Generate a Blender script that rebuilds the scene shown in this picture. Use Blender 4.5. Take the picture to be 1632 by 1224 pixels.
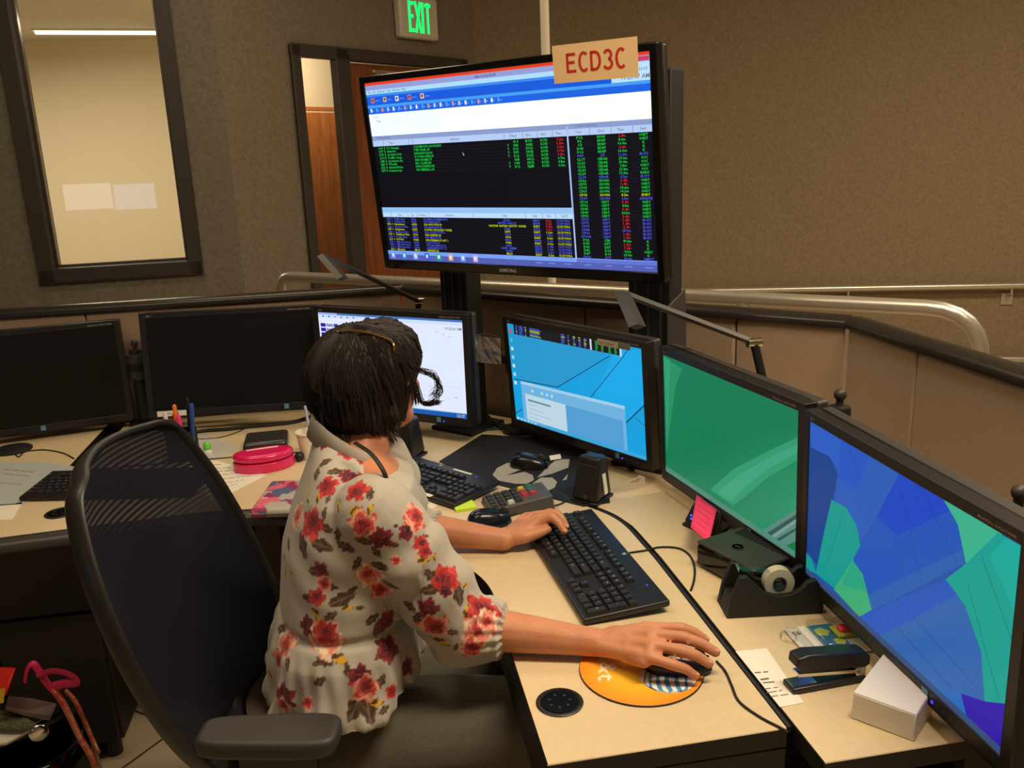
import bpy, bmesh, math, random
import numpy as np
from mathutils import Vector, Matrix, Quaternion
from mathutils.bvhtree import BVHTree
random.seed(7)
for o in list(bpy.data.objects): bpy.data.objects.remove(o)
SC = bpy.context.scene; COL = SC.collection
pi = math.pi
def rad(a): return math.radians(a)

# ---------------------------------------------------------------- camera
FPX = 1390.0
R_ = np.array([[0.98367202, -0.08117799, 0.16062221],
               [-0.17576469, -0.24151167, 0.95434736],
               [-0.03867986, -0.96699651, -0.2518365]])
EYE = Vector((0, 0, 1.55))
cam_d = bpy.data.cameras.new('camera'); cam_d.sensor_width = 36; cam_d.lens = 36 * FPX / 1632; cam_d.clip_start = 0.02
cam = bpy.data.objects.new('camera', cam_d); COL.objects.link(cam)
M = Matrix(((R_[0][0], -R_[0][1], -R_[0][2], 0), (R_[1][0], -R_[1][1], -R_[1][2], 0), (R_[2][0], -R_[2][1], -R_[2][2], EYE.z), (0, 0, 0, 1)))
cam.matrix_world = M
SC.camera = cam
def ray(x, y): return Vector(R_ @ np.array([(x - 816) / FPX, (y - 612) / FPX, 1.0]))
def atz(x, y, z=0.75): r = ray(x, y); return EYE + r * ((z - EYE.z) / r.z)
def aty(x, y, Y): r = ray(x, y); return EYE + r * (Y / r.y)
def atd(x, y, d): return EYE + ray(x, y) * d
def atpl(x, y, p, n): r = ray(x, y); return EYE + r * ((Vector(p) - EYE).dot(n) / r.dot(n))
def topx(p):
    v = R_.T @ np.array(Vector(p) - EYE); return (v[0] / v[2] * FPX + 816, v[1] / v[2] * FPX + 612)

# ---------------------------------------------------------------- world, view, lights
SC.view_settings.view_transform = 'Standard'; SC.view_settings.look = 'None'
SC.view_settings.exposure = 0.0; SC.view_settings.gamma = 1.0; SC.view_settings.use_curve_mapping = False
W = bpy.data.worlds.new('world'); SC.world = W; W.use_nodes = True
W.node_tree.nodes['Background'].inputs[0].default_value = (1.0, 0.82, 0.58, 1); W.node_tree.nodes['Background'].inputs[1].default_value = 0.05
WARM = (1.0, 0.81, 0.57)
def area(name, loc, sx, sy, power, color=WARM, rot=(0, 0, 0), spread=180):
    d = bpy.data.lights.new(name, 'AREA'); d.shape = 'RECTANGLE'; d.size = sx; d.size_y = sy; d.energy = power; d.color = color; d.spread = rad(spread)
    o = bpy.data.objects.new(name, d); COL.objects.link(o); o.location = loc; o.rotation_euler = rot; return o
area('lamp_light', (0.95, 0.75, 2.93), 1.2, 0.25, 50)
area('lamp_light', (3.1, 2.1, 2.93), 1.2, 0.3, 62)
area('lamp_light', (-0.9, 1.3, 2.93), 1.2, 0.3, 11)
area('lamp_light', (-0.3, 3.2, 2.93), 1.2, 0.3, 9)
area('lamp_light', (-1.9, 5.5, 2.35), 1.6, 0.4, 38, color=(1, .86, .66))   # the lit room beyond the window
area('lamp_light', (-.115, 5.0, 2.3), .2, 0.2, 9, rot=(rad(35), 0, rad(43)))     # unseen lamp added to light the corridor beyond the door

# ---------------------------------------------------------------- materials
def lin(c):
    c = c / 255.0
    return c / 12.92 if c <= 0.04045 else ((c + 0.055) / 1.055) ** 2.4
def rgb(c): return tuple(lin(v) for v in c[:3]) + (1.0,)
MC = {}
def mat(name, c, rough=0.5, metal=0.0, emit=0, noise=None, bump=None, alpha=1.0, spec=None, coat=0, trans=0, sheen=0):
    """noise=(scale, second colour, detail) mottles the colour; bump=(scale,strength)"""
    if name in MC: return MC[name]
    m = bpy.data.materials.new(name); m.use_nodes = True; nt = m.node_tree; b = nt.nodes['Principled BSDF']
    b.inputs['Base Color'].default_value = rgb(c); b.inputs['Roughness'].default_value = rough; b.inputs['Metallic'].default_value = metal
    if spec is not None: b.inputs['Specular IOR Level'].default_value = spec
    if coat: b.inputs['Coat Weight'].default_value = coat
    if trans: b.inputs['Transmission Weight'].default_value = trans
    if sheen: b.inputs['Sheen Weight'].default_value = sheen
    if alpha < 1: b.inputs['Alpha'].default_value = alpha
    if emit:
        b.inputs['Base Color'].default_value = (0.01, 0.01, 0.01, 1)
        b.inputs['Specular IOR Level'].default_value = 0.12; b.inputs['Emission Color'].default_value = rgb(c); b.inputs['Emission Strength'].default_value = emit
    if noise or bump:
        tc = nt.nodes.new('ShaderNodeTexCoord')
    if noise:
        n = nt.nodes.new('ShaderNodeTexNoise'); n.inputs['Scale'].default_value = noise[0]; n.inputs['Detail'].default_value = noise[2] if len(noise) > 2 else 4
        nt.links.new(tc.outputs['Object'], n.inputs['Vector'])
        r = nt.nodes.new('ShaderNodeValToRGB'); r.color_ramp.elements[0].position = 0.32; r.color_ramp.elements[1].position = 0.68
        r.color_ramp.elements[0].color = rgb(c); r.color_ramp.elements[1].color = rgb(noise[1])
        nt.links.new(n.outputs['Fac'], r.inputs[0]); nt.links.new(r.outputs[0], b.inputs['Base Color'])
    if bump:
        n2 = nt.nodes.new('ShaderNodeTexNoise'); n2.inputs['Scale'].default_value = bump[0]; n2.inputs['Detail'].default_value = 3
        nt.links.new(tc.outputs['Object'], n2.inputs['Vector'])
        bp = nt.nodes.new('ShaderNodeBump'); bp.inputs['Strength'].default_value = bump[1]; bp.inputs['Distance'].default_value = 0.004
        nt.links.new(n2.outputs['Fac'], bp.inputs['Height']); nt.links.new(bp.outputs[0], b.inputs['Normal'])
    MC[name] = m; return m
def em(c, s=1.0):
    k = 'glow_%d_%d_%d_%d' % (c[0], c[1], c[2], int(s * 100))
    return mat(k, c, rough=0.35, emit=s)
def wood(name, c1, c2, sc=6):
    m = mat(name, c1, 0.45); nt = m.node_tree; b = nt.nodes['Principled BSDF']
    tc = nt.nodes.new('ShaderNodeTexCoord'); mp = nt.nodes.new('ShaderNodeMapping'); mp.inputs['Scale'].default_value = (sc * 4, sc * 4, sc * 0.35)
    n = nt.nodes.new('ShaderNodeTexNoise'); n.inputs['Scale'].default_value = 1.6; n.inputs['Detail'].default_value = 8; n.inputs['Distortion'].default_value = 1.2
    r = nt.nodes.new('ShaderNodeValToRGB'); r.color_ramp.elements[0].color = rgb(c1); r.color_ramp.elements[1].color = rgb(c2)
    r.color_ramp.elements[0].position = 0.35; r.color_ramp.elements[1].position = 0.65
    nt.links.new(tc.outputs['Object'], mp.inputs[0]); nt.links.new(mp.outputs[0], n.inputs['Vector']); nt.links.new(n.outputs['Fac'], r.inputs[0]); nt.links.new(r.outputs[0], b.inputs['Base Color'])
    return m
BLK = mat('black_plastic', (26, 25, 26), 0.42)
BLK2 = mat('soft_black_plastic', (18, 18, 19), 0.6)
GLOSS = mat('gloss_black_plastic', (12, 12, 14), 0.12)
DKG = mat('dark_grey_plastic', (52, 50, 49), 0.5)
SILV = mat('brushed_aluminium', (205, 200, 188), 0.33, 0.75, bump=(300, 0.05))
CHRM = mat('polished_steel', (215, 212, 205), 0.15, 1.0)
WHT = mat('white_card', (235, 230, 220), 0.7)
PAPER = mat('white_paper', (236, 230, 215), 0.8)
INK = mat('grey_ink', (110, 105, 105), 0.8)
BLKINK = mat('black_ink', (30, 28, 30), 0.8)
DESK = mat('beige_laminate', (220, 199, 160), 0.42, noise=(60, (215, 194, 155), 6))
EDGE = mat('black_edge_band', (30, 27, 26), 0.5)
RUB = mat('grey_rubber_edge', (58, 54, 50), 0.38)
FABP = mat('tan_panel_fabric', (168, 143, 118), 0.95, noise=(420, (150, 126, 103), 3), bump=(700, 0.5), sheen=.2)
CAP = mat('dark_bronze_cap', (46, 42, 38), 0.3, 0.2)
WALLF = mat('wall_carpet', (150, 133, 108), 1.0, noise=(60, (132, 116, 93), 10), bump=(250, 0.7))
WALLG = mat('wall_carpet_grey', (126, 119, 105), 1.0, noise=(60, (110, 103, 90), 10), bump=(250, 0.7))
CREAM = mat('cream_wall_paint', (230, 218, 186), 0.9)
FRAME = mat('dark_door_frame', (56, 50, 44), 0.5)
CAB = mat('dark_brown_laminate', (36, 29, 26), 0.55)
GLASS = mat('clear_glass', (255, 255, 255), 0.0, alpha=1, trans=1)
def glass_fix():
    m = bpy.data.materials.new('window_glass'); m.use_nodes = True; nt = m.node_tree; nt.nodes.clear()
    o = nt.nodes.new('ShaderNodeOutputMaterial'); mx = nt.nodes.new('ShaderNodeMixShader'); t = nt.nodes.new('ShaderNodeBsdfTransparent'); g = nt.nodes.new('ShaderNodeBsdfGlossy')
    g.inputs['Roughness'].default_value = 0.02; lw = nt.nodes.new('ShaderNodeLayerWeight'); lw.inputs[0].default_value = .5; pw = nt.nodes.new('ShaderNodeMath'); pw.operation = 'POWER'; pw.inputs[1].default_value = 4; nt.links.new(lw.outputs['Facing'], pw.inputs[0]); f = nt.nodes.new('ShaderNodeMath'); f.operation = 'MULTIPLY_ADD'; f.inputs[1].default_value = .6; f.inputs[2].default_value = .045; nt.links.new(pw.outputs[0], f.inputs[0])
    nt.links.new(f.outputs[0], mx.inputs[0]); nt.links.new(t.outputs[0], mx.inputs[1]); nt.links.new(g.outputs[0], mx.inputs[2]); nt.links.new(mx.outputs[0], o.inputs[0])
    return m
WGLASS = glass_fix()
def clear_plastic(name, c=(255, 255, 255), k=0.12):
    m = bpy.data.materials.new(name); m.use_nodes = True; nt = m.node_tree; nt.nodes.clear()
    o = nt.nodes.new('ShaderNodeOutputMaterial'); mx = nt.nodes.new('ShaderNodeMixShader'); t = nt.nodes.new('ShaderNodeBsdfTransparent'); g = nt.nodes.new('ShaderNodeBsdfGlossy')
    t.inputs[0].default_value = (0.93, 0.93, 0.92, 1); g.inputs['Roughness'].default_value = 0.12; mx.inputs[0].default_value = k
    nt.links.new(t.outputs[0], mx.inputs[1]); nt.links.new(g.outputs[0], mx.inputs[2]); nt.links.new(mx.outputs[0], o.inputs[0])
    return m
CLEAR = clear_plastic('clear_plastic')

# ---------------------------------------------------------------- geometry helper
TXT = {}
def text_geo(s, off=.012):
    """default font outline of s as (verts, faces, width), height about 0.7"""
    key = (s, off)
    if key not in TXT:
        c = bpy.data.curves.new('t', 'FONT'); c.body = s; c.size = 1.0; c.resolution_u = 1; c.offset = off
        o = bpy.data.objects.new('t', c); me = o.to_mesh()
        v = [tuple(p.co[:2]) for p in me.vertices]; f = [tuple(p.vertices) for p in me.polygons]
        o.to_mesh_clear(); bpy.data.objects.remove(o); bpy.data.curves.remove(c)
        x0 = min([p[0] for p in v] or [0]); x1 = max([p[0] for p in v] or [1])
        TXT[key] = ([(p[0] - x0, p[1]) for p in v], f, x1 - x0)
    return TXT[key]
class G:
    def __init__(s): s.v = []; s.f = []; s.m = []; s.T = Matrix()
    def add(s, vs, fs, mi=0, T=None):
        n = len(s.v); A = s.T @ T if T is not None else s.T
        s.v += [A @ Vector(p) for p in vs]; s.f += [tuple(i + n for i in q) for q in fs]; s.m += [mi] * len(fs); return s
    def box(s, c, d, mi=0, T=None, taper=(1, 1)):
        x, y, z = d[0] / 2, d[1] / 2, d[2] / 2; a, b = taper
        vs = [(-x, -y, -z), (x, -y, -z), (x, y, -z), (-x, y, -z), (-x * a, -y * b, z), (x * a, -y * b, z), (x * a, y * b, z), (-x * a, y * b, z)]
        Tm = Matrix.Translation(c) @ (T or Matrix())
        return s.add(vs, [(0, 3, 2, 1), (4, 5, 6, 7), (0, 1, 5, 4), (1, 2, 6, 5), (2, 3, 7, 6), (3, 0, 4, 7)], mi, Tm)
    def prism(s, pts, z0, z1, mi=0, T=None, mt=None):
        n = len(pts); ar = sum(pts[i][0] * pts[(i + 1) % n][1] - pts[(i + 1) % n][0] * pts[i][1] for i in range(n))
        if ar < 0: pts = pts[::-1]
        vs = [(p[0], p[1], z0) for p in pts] + [(p[0], p[1], z1) for p in pts]
        s.add(vs, [tuple(range(n))[::-1]] + [(i, (i + 1) % n, n + (i + 1) % n, n + i) for i in range(n)], mi, T)
        return s.add([(p[0], p[1], z1) for p in pts], [tuple(range(n))], mi if mt is None else mt, T)
    def poly(s, pts, mi=0, T=None): return s.add([tuple(p) if len(p) == 3 else (p[0], p[1], 0) for p in pts], [tuple(range(len(pts)))], mi, T)
    def tube(s, pts, r, mi=0, n=10, caps=True, T=None, flat=1.0, up=None):
        pts = [Vector(p) for p in pts]; rs = r if isinstance(r, (list, tuple)) else [r] * len(pts)
        vs = []; fs = []; prev = None
        for i, p in enumerate(pts):
            t = (pts[min(i + 1, len(pts) - 1)] - pts[max(i - 1, 0)]).normalized()
            if prev is None:
                u = Vector(up) if up else (Vector((0, 0, 1)) if abs(t.z) < 0.9 else Vector((1, 0, 0)))
                a = (u - t * u.dot(t)).normalized()
            else: a = (prev - t * prev.dot(t)).normalized()
            prev = a; b = t.cross(a)
            for k in range(n):
                w = 2 * pi * k / n; vs.append(p + a * math.cos(w) * rs[i] * flat + b * math.sin(w) * rs[i])
        for i in range(len(pts) - 1):
            for k in range(n):
                fs.append((i * n + k, i * n + (k + 1) % n, (i + 1) * n + (k + 1) % n, (i + 1) * n + k))
        if caps: fs += [tuple(range(n))[::-1], tuple(range((len(pts) - 1) * n, len(pts) * n))]
        return s.add(vs, fs, mi, T)
    def lathe(s, prof, mi=0, n=24, T=None):
        vs = []; fs = []; m = len(prof)
        for k in range(n):
            w = 2 * pi * k / n
            for r, z in prof: vs.append((r * math.cos(w), r * math.sin(w), z))
        for k in range(n):
            for i in range(m - 1): fs.append((k * m + i, ((k + 1) % n) * m + i, ((k + 1) % n) * m + i + 1, k * m + i + 1))
        flat_ = max(z for _, z in prof) - min(z for _, z in prof) < 1e-6
        if prof[0][0] > 1e-5 and not flat_ and prof[0] != prof[-1]: fs.append(tuple(k * m for k in range(n))[::-1])
        if prof[-1][0] > 1e-5 and not flat_ and prof[0] != prof[-1]: fs.append(tuple(k * m + m - 1 for k in range(n)))
        return s.add(vs, fs, mi, T)
    def ell(s, c, r, mi=0, n=20, m=12, T=None):
        prof = [(max(math.sin(pi * i / m), 0.0), -math.cos(pi * i / m)) for i in range(m + 1)]
        prof[0] = (0, -1); prof[-1] = (0, 1)
        Tm = Matrix.Translation(c) @ (T or Matrix()) @ Matrix.Diagonal((r[0], r[1], r[2], 1))
        return s.lathe(prof, mi, n, Tm)
    def text(s, t, T, size, mi=0, width=None, center=False, off=.012):
        v, f, w = text_geo(t, off); sx = size if width is None else width / max(w, 1e-4)
        dx = -w / 2 if center else 0
        return s.add([((p[0] + dx) * sx, p[1] * size, 0) for p in v], f, mi, T)
    def build(s, name, mats, parent=None, smooth=False, bevel=0, seg=2, loc=None, sub=0, angle=40, merge=True):
        me = bpy.data.meshes.new(name); me.from_pydata([tuple(p) for p in s.v], [], s.f)
        mats = mats if isinstance(mats, (list, tuple)) else [mats]
        for m in mats: me.materials.append(m)
        for p, i in zip(me.polygons, s.m): p.material_index = min(i, len(mats) - 1)
        if merge:
            bm = bmesh.new(); bm.from_mesh(me); bmesh.ops.remove_doubles(bm, verts=bm.verts, dist=1e-6)
            bm.to_mesh(me); bm.free()
        if smooth:
            for p in me.polygons: p.use_smooth = True
        o = bpy.data.objects.new(name, me); COL.objects.link(o)
        if parent: o.parent = parent
        if loc is not None: o.location = loc
        if smooth and not sub:
            try: me.set_sharp_from_angle(angle=rad(angle))
            except Exception: pass
        if bevel:
            b = o.modifiers.new('bevel', 'BEVEL'); b.width = bevel; b.segments = seg; b.limit_method = 'ANGLE'; b.angle_limit = rad(38); b.harden_normals = False
            if not smooth:
                for p in me.polygons: p.use_smooth = True
                try: me.set_sharp_from_angle(angle=rad(50))
                except Exception: pass
        if sub:
            b = o.modifiers.new('subdivision', 'SUBSURF'); b.levels = sub; b.render_levels = sub
        return o
def strokes(g, lines, wd, T, mi=0):
    """flat letter strokes: each line a list of (x,z) points, width wd, in the x-z plane facing -y"""
    for L in lines:
        n = len(L); a, b = [], []
        for i, p in enumerate(L):
            q0, q1 = Vector(L[max(i - 1, 0)]), Vector(L[min(i + 1, n - 1)]); d = (q1 - q0).normalized(); nn = Vector((-d.y, d.x)) * wd / 2; p = Vector(p)
            a.append((p.x + nn.x, 0, p.y + nn.y)); b.append((p.x - nn.x, 0, p.y - nn.y))
        for i in range(n - 1): g.add([b[i], b[i + 1], a[i + 1], a[i]], [(0, 1, 2, 3)], mi, T)
def glyph(ch, x, w, h):
    arc = lambda cx, cy, rx, ry, a0, a1, n=12: [(cx + rx * math.cos(rad(a0 + (a1 - a0) * i / n)), cy + ry * math.sin(rad(a0 + (a1 - a0) * i / n))) for i in range(n + 1)]
    if ch == 'E': L = [[(0, 0), (0, 1)], [(0, .93), (.95, .93)], [(0, .52), (.85, .52)], [(0, .07), (1, .07)]]
    elif ch == 'C': L = [arc(.52, .5, .50, .46, 48, 312)]
    elif ch == 'D': L = [[(0, 0), (0, 1)], [(0, .93), (.4, .93)] + arc(.42, .5, .52, .43, 88, -88) + [(0, .07)]]
    elif ch == '3': L = [arc(.45, .73, .38, .22, 160, -80, 10) , arc(.45, .29, .44, .24, 80, -160, 10)]
    elif ch == 'X': L = [[(0, 0), (1, 1)], [(0, 1), (1, 0)]]
    elif ch == 'I': L = [[(.5, 0), (.5, 1)]]
    else: L = [[(.5, 0), (.5, 1)], [(0, .92), (1, .92)]]
    return [[(x + p[0] * w, p[1] * h) for p in l] for l in L]
def tag(o, label, cat, group=None, kind=None):
    if label: o['label'] = label
    if cat: o['category'] = cat
    if group: o['group'] = group
    if kind: o['kind'] = kind
    return o
def struct(o, label=None): o['kind'] = 'structure'; return o
def thing(name, label, cat, loc=(0, 0, 0), rz=0, rx=0, group=None):
    o = bpy.data.objects.new(name, None); o.empty_display_size = 0.05; COL.objects.link(o)
    o.matrix_world = Matrix.Translation(loc) @ Matrix.Rotation(rz, 4, 'Z') @ Matrix.Rotation(rx, 4, 'X')
    return tag(o, label, cat, group)
def RZ(a): return Matrix.Rotation(a, 4, 'Z')
def RX(a): return Matrix.Rotation(a, 4, 'X')
def RY(a): return Matrix.Rotation(a, 4, 'Y')
def TR(x, y, z): return Matrix.Translation((x, y, z))
def smooth_path(pts, n=8):
    """Catmull-Rom through pts"""
    P = [Vector(p) for p in pts]; P = [P[0] * 2 - P[1]] + P + [P[-1] * 2 - P[-2]]; out = []
    for i in range(1, len(P) - 2):
        a, b, c, d = P[i - 1], P[i], P[i + 1], P[i + 2]
        for k in range(n):
            t = k / n; out.append(0.5 * ((2 * b) + (c - a) * t + (2 * a - 5 * b + 4 * c - d) * t * t + (3 * b - a - 3 * c + d) * t ** 3))
    out.append(P[-2]); return out
def cable(name, pts, r, label, m=BLK2, cat='cable', z=0.75):
    q = smooth_path([Vector(p) if len(p) == 3 else atz(p[0], p[1], z + r) for p in pts], 7)
    return tag(G().tube(q, r, n=8).build(name, m, smooth=True), label, cat)

DZ = 0.75     # desk top height
# ================================================================ SETTING
fl = G(); fl.box((0.8, 2.5, -0.05), (9, 10, 0.1))
FLOORM = mat('floor_tile', (150, 128, 100), 0.5)
def tiles(m):
    nt = m.node_tree; b = nt.nodes['Principled BSDF']; tc = nt.nodes.new('ShaderNodeTexCoord'); mp = nt.nodes.new('ShaderNodeMapping'); mp.inputs['Rotation'].default_value = (0, 0, rad(38)); mp.inputs['Location'].default_value = (.12, .05, 0)
    br = nt.nodes.new('ShaderNodeTexBrick'); br.offset = 0; br.inputs['Scale'].default_value = 1; br.inputs['Brick Width'].default_value = 0.3; br.inputs['Row Height'].default_value = 0.3
    br.inputs['Mortar Size'].default_value = 0.004; br.inputs['Color1'].default_value = rgb((205, 188, 158)); br.inputs['Color2'].default_value = rgb((192, 174, 145)); br.inputs['Mortar'].default_value = rgb((70, 58, 46))
    nt.links.new(tc.outputs['Object'], mp.inputs[0]); nt.links.new(mp.outputs[0], br.inputs['Vector']); nt.links.new(br.outputs[0], b.inputs['Base Color'])
tiles(FLOORM)
struct(fl.build('floor', FLOORM))
CEILM = mat('ceiling_tile', (225, 220, 205), 0.95, noise=(90, (208, 203, 188), 5))
struct(G().box((0.8, 1.5, 3.0), (9, 12, 0.06)).build('ceiling', CEILM))
HW = 2.97
def wall_seg(name, a, b, m, th=0.12, holes=(), z0=0, z1=HW, back=1, mats=None):
    """vertical wall from a to b (xy); holes=(s0,s1,z0,z1) along it; its thickness lies on the far side"""
    a = Vector(a); b = Vector(b); L = (b - a).length; ang = math.atan2(b.y - a.y, b.x - a.x)
    g = G(); g.T = TR(a.x, a.y, 0) @ RZ(ang)
    xs = sorted(set([0, L] + [h[0] for h in holes] + [h[1] for h in holes])); zs = sorted(set([z0, z1] + [h[2] for h in holes] + [h[3] for h in holes]))
    for i in range(len(xs) - 1):
        for j in range(len(zs) - 1):
            cx = (xs[i] + xs[i + 1]) / 2; cz = (zs[j] + zs[j + 1]) / 2
            if any(h[0] < cx < h[1] and h[2] < cz < h[3] for h in holes): continue
            g.box((cx, th / 2 * back, cz), (xs[i + 1] - xs[i], th, zs[j + 1] - zs[j]))
    return struct(g.build(name, m)), g.T
KINK = Vector((-0.533, 4.198)); CORN = Vector((0.766, 5.405)); dW = Vector((-0.99897, -0.0454)); dR = Vector((0.95445, -0.29837)); dD = Vector((0.7328, 0.68044))
LEFT0 = KINK + dW * 2.9
sK = (KINK - LEFT0).length
# window in the left wall : x from -1.39 to -0.706
def s_of(x): return (x - LEFT0.x) / 0.99897
wL, wR, wB, wT = s_of(-1.392), s_of(-0.707), 1.088, 2.62
fw = 0.062
wl, TL = wall_seg('wall_left', LEFT0, KINK, WALLG, holes=[(wL + 0.02, wR - 0.02, wB + 0.02, wT - 0.02)])
wn = thing('window_1', None, None); wn['kind'] = 'structure'; wn.matrix_world = TL
f = G()
for (x0, x1, z0, z1) in ((wL, wL + fw, wB, wT), (wR - fw, wR, wB, wT), (wL, wR, wB, wB + fw), (wL, wR, wT - fw, wT)):
    f.box(((x0 + x1) / 2, 0.05, (z0 + z1) / 2), (x1 - x0, 0.14, z1 - z0))
f.build('window_frame', FRAME, wn, bevel=0.004)
f = G(); e = fw
for (x0, x1, z0, z1) in ((wL + e, wL + e + .012, wB + e, wT - e), (wR - e - .012, wR - e, wB + e, wT - e), (wL + e, wR - e, wB + e, wB + e + .012)):
    f.box(((x0 + x1) / 2, 0.045, (z0 + z1) / 2), (x1 - x0, 0.03, z1 - z0))
f.build('glazing_bead', mat('steel_bead', (120, 112, 100), 0.25, 0.9), wn)
f = G(); f.box(((wL + wR) / 2, 0.055, (wB + wT) / 2), (wR - wL - 2 * fw, 0.006, wT - wB - 2 * fw)); f.build('window_pane', WGLASS, wn)
# door wall
def sd(px, py): p = atpl(px, py, (KINK.x, KINK.y, 1), Vector((-dD.y, dD.x, 0))); return (Vector((p.x, p.y)) - KINK).length, p.z
d0, dz1 = 0.387, 2.102
d1 = d0 + 1.283
LD = (CORN - KINK).length
wb_, TD = wall_seg('wall_back', KINK, CORN, mat('wall_carpet_mid', (132, 123, 105), 1.0, noise=(60, (116, 107, 90), 10), bump=(250, 0.7)), holes=[(d0 + 0.02, d1 - 0.02, 0, dz1 - 0.02)])
dr = thing('door_1', None, None); dr['kind'] = 'structure'; dr.matrix_world = TD
g = G(); jw = 0.055; sl0 = d0 + jw; sl1 = d0 + 0.275; dl0 = sl1 + 0.09
for (x0, x1, z0, z1) in ((d0, sl0, 0, dz1), (d1 - jw, d1, 0, dz1), (d0, d1, dz1 - jw, dz1), (sl1, dl0, 0, dz1)):
    g.box(((x0 + x1) / 2, 0.0, (z0 + z1) / 2), (x1 - x0, 0.05, z1 - z0))
g.build('door_frame', FRAME, dr, bevel=0.004)
OAK = wood('oak_veneer', (176, 112, 58), (150, 88, 42))
g = G(); g.box(((dl0 + d1 - jw) / 2, 0.025, 1.02), (d1 - jw - dl0, 0.045, 2.04)); g.build('door_leaf', wood('red_oak_veneer', (138, 78, 42), (112, 60, 32)), dr, bevel=0.003)
g = G(); g.box((d1 - jw - .10, -0.0, 1.0), (0.12, 0.02, 0.02)); g.box((d1 - jw - .06, 0.008, 1.0), (0.05, 0.02, 0.12)); g.build('door_handle', SILV, dr, bevel=0.004)
g = G(); g.box((dl0 + 0.30, 0.0, 1.99), (0.22, 0.04, 0.045)); g.tube([(dl0 + .3, -.01, 1.99), (dl0 + .12, -.06, 2.0)], .008); g.build('door_closer', SILV, dr, bevel=0.004)
g = G(); g.box(((sl0 + sl1) / 2, 0.0, 1.02), (sl1 - sl0, 0.006, 2.04)); g.build('sidelight_pane', WGLASS, dr)
# behind the sidelight: vestibule with a closed oak door and its closer
struct(wall_seg('wall_vestibule', KINK + dD * 0.28 + Vector((-dD.y, dD.x)) * .80, CORN + dD * .4 + Vector((-dD.y, dD.x)) * .80, CREAM, th=.05)[0])
iw = KINK + dD * (d0 + 0.0) + Vector((-dD.y, dD.x)) * 0.62
v = thing('door_2', None, None); v['kind'] = 'structure'; v.matrix_world = TR(iw.x, iw.y, 0) @ RZ(math.atan2(dD.y, dD.x))
g = G(); g.box((0.47, 0.0, 0.92), (1.1, 0.045, 1.84)); g.build('door_leaf', OAK, v, bevel=.003)
g = G(); g.box((0.17, -0.04, 1.74), (0.20, 0.05, 0.08)); g.build('door_closer', mat('beige_closer', (190, 175, 145), .4), v, bevel=.004)
g = G(); g.box((0.40, 0.0, 1.86), (1.14, 0.05, 0.02)); g.build('door_head_trim', OAK, v)
wr, TRW = wall_seg('wall_right', CORN, CORN + dR * 4.6, WALLF)
struct(wall_seg('wall_front', (-3.43, -1.9), (5.2, -1.9), WALLF, back=-1)[0])
struct(wall_seg('wall_side', (-3.43, -2.0), (LEFT0.x, LEFT0.y), WALLG, back=1)[0])
struct(wall_seg('wall_east', (CORN + dR * 4.6).to_tuple(), (5.2, -1.9), WALLF, back=1)[0])
# lit room beyond the window
struct(G().box((-1.6, 7.0, 1.5), (5.5, 0.1, 3.0)).build('wall_far', CREAM))
ZC = aty(180, 62, 6.95).z; struct(G().box((-2.2, 5.8, ZC + .025), (4.2, 2.7, .05)).build('ceiling_far', CEILM))
fl_ = atz(190, 52, ZC - .02); tt_ = thing('ceiling_light', 'long slim lit strip light on the ceiling of the room beyond the window', 'ceiling light', (fl_.x, fl_.y, ZC - .02), rad(8)); G().box((0, 0, 0), (1.0, .05, .02)).build('tube', em((255, 240, 205), 2.2), tt_); G().box((0, 0, .015), (1.04, .08, .015)).build('housing', WHT, tt_)
struct(G().box((-3.9, 5.6, 1.5), (0.1, 2.9, 3.0)).build('wall_far_side', CREAM))
for nme, loc, sx, sy in (('ceiling_light', (0.95, 0.75, 2.955), 1.3, 0.3), ('ceiling_light', (3.1, 2.1, 2.955), 1.3, 0.35), ('ceiling_light', (-0.9, 1.3, 2.955), 1.3, 0.35), ('ceiling_light', (-0.3, 3.2, 2.955), 1.3, .35)):
    t = thing(nme, 'recessed fluorescent ceiling light ' + {.95: 'above the right desk wing', 3.1: 'close to the right wall', -.9: 'above the chair side of the room', -.3: 'in front of the window and door walls'}[loc[0]], 'ceiling light', loc, group='recessed ceiling lights')
    g = G(); 
    for a, b, c, d in ((0, sy / 2, sx, .03), (0, -sy / 2, sx, .03), (sx / 2, 0, .03, sy), (-sx / 2, 0, .03, sy)): g.box((a, b, 0), (c, d, 0.03))
    g.build('frame', WHT, t); g = G().box((0, 0, 0.005), (sx - .03, sy - .03, 0.008)); g.build('diffuser', em((255, 225, 175), 3.0), t)

# exit sign
ex = atpl(658, 30, (KINK.x, KINK.y, 1), Vector((-dD.y, dD.x, 0)))
es = thing('exit_sign', 'white exit sign with glowing green letters above the door frame', 'exit sign', (ex.x, ex.y, ex.z), math.atan2(dD.y, dD.x), 0)
g = G(); g.box((0, -0.026, 0), (0.30, 0.05, 0.215)); g.build('sign_housing', mat('off_white_plastic', (205, 200, 185), 0.5), es, bevel=0.014, seg=3)
g = G(); TE = TR(-0.092, -0.0525, -0.078)
for ch_, xx, ww in (('E', .012, .034), ('X', .058, .040), ('I', .104, .02), ('T', .132, .046)): strokes(g, glyph(ch_, xx, ww, .155), .017, TE)
o = g.build('letters', em((20, 255, 110), 1.4), es); o['label'] = 'green glowing letters'

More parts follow.
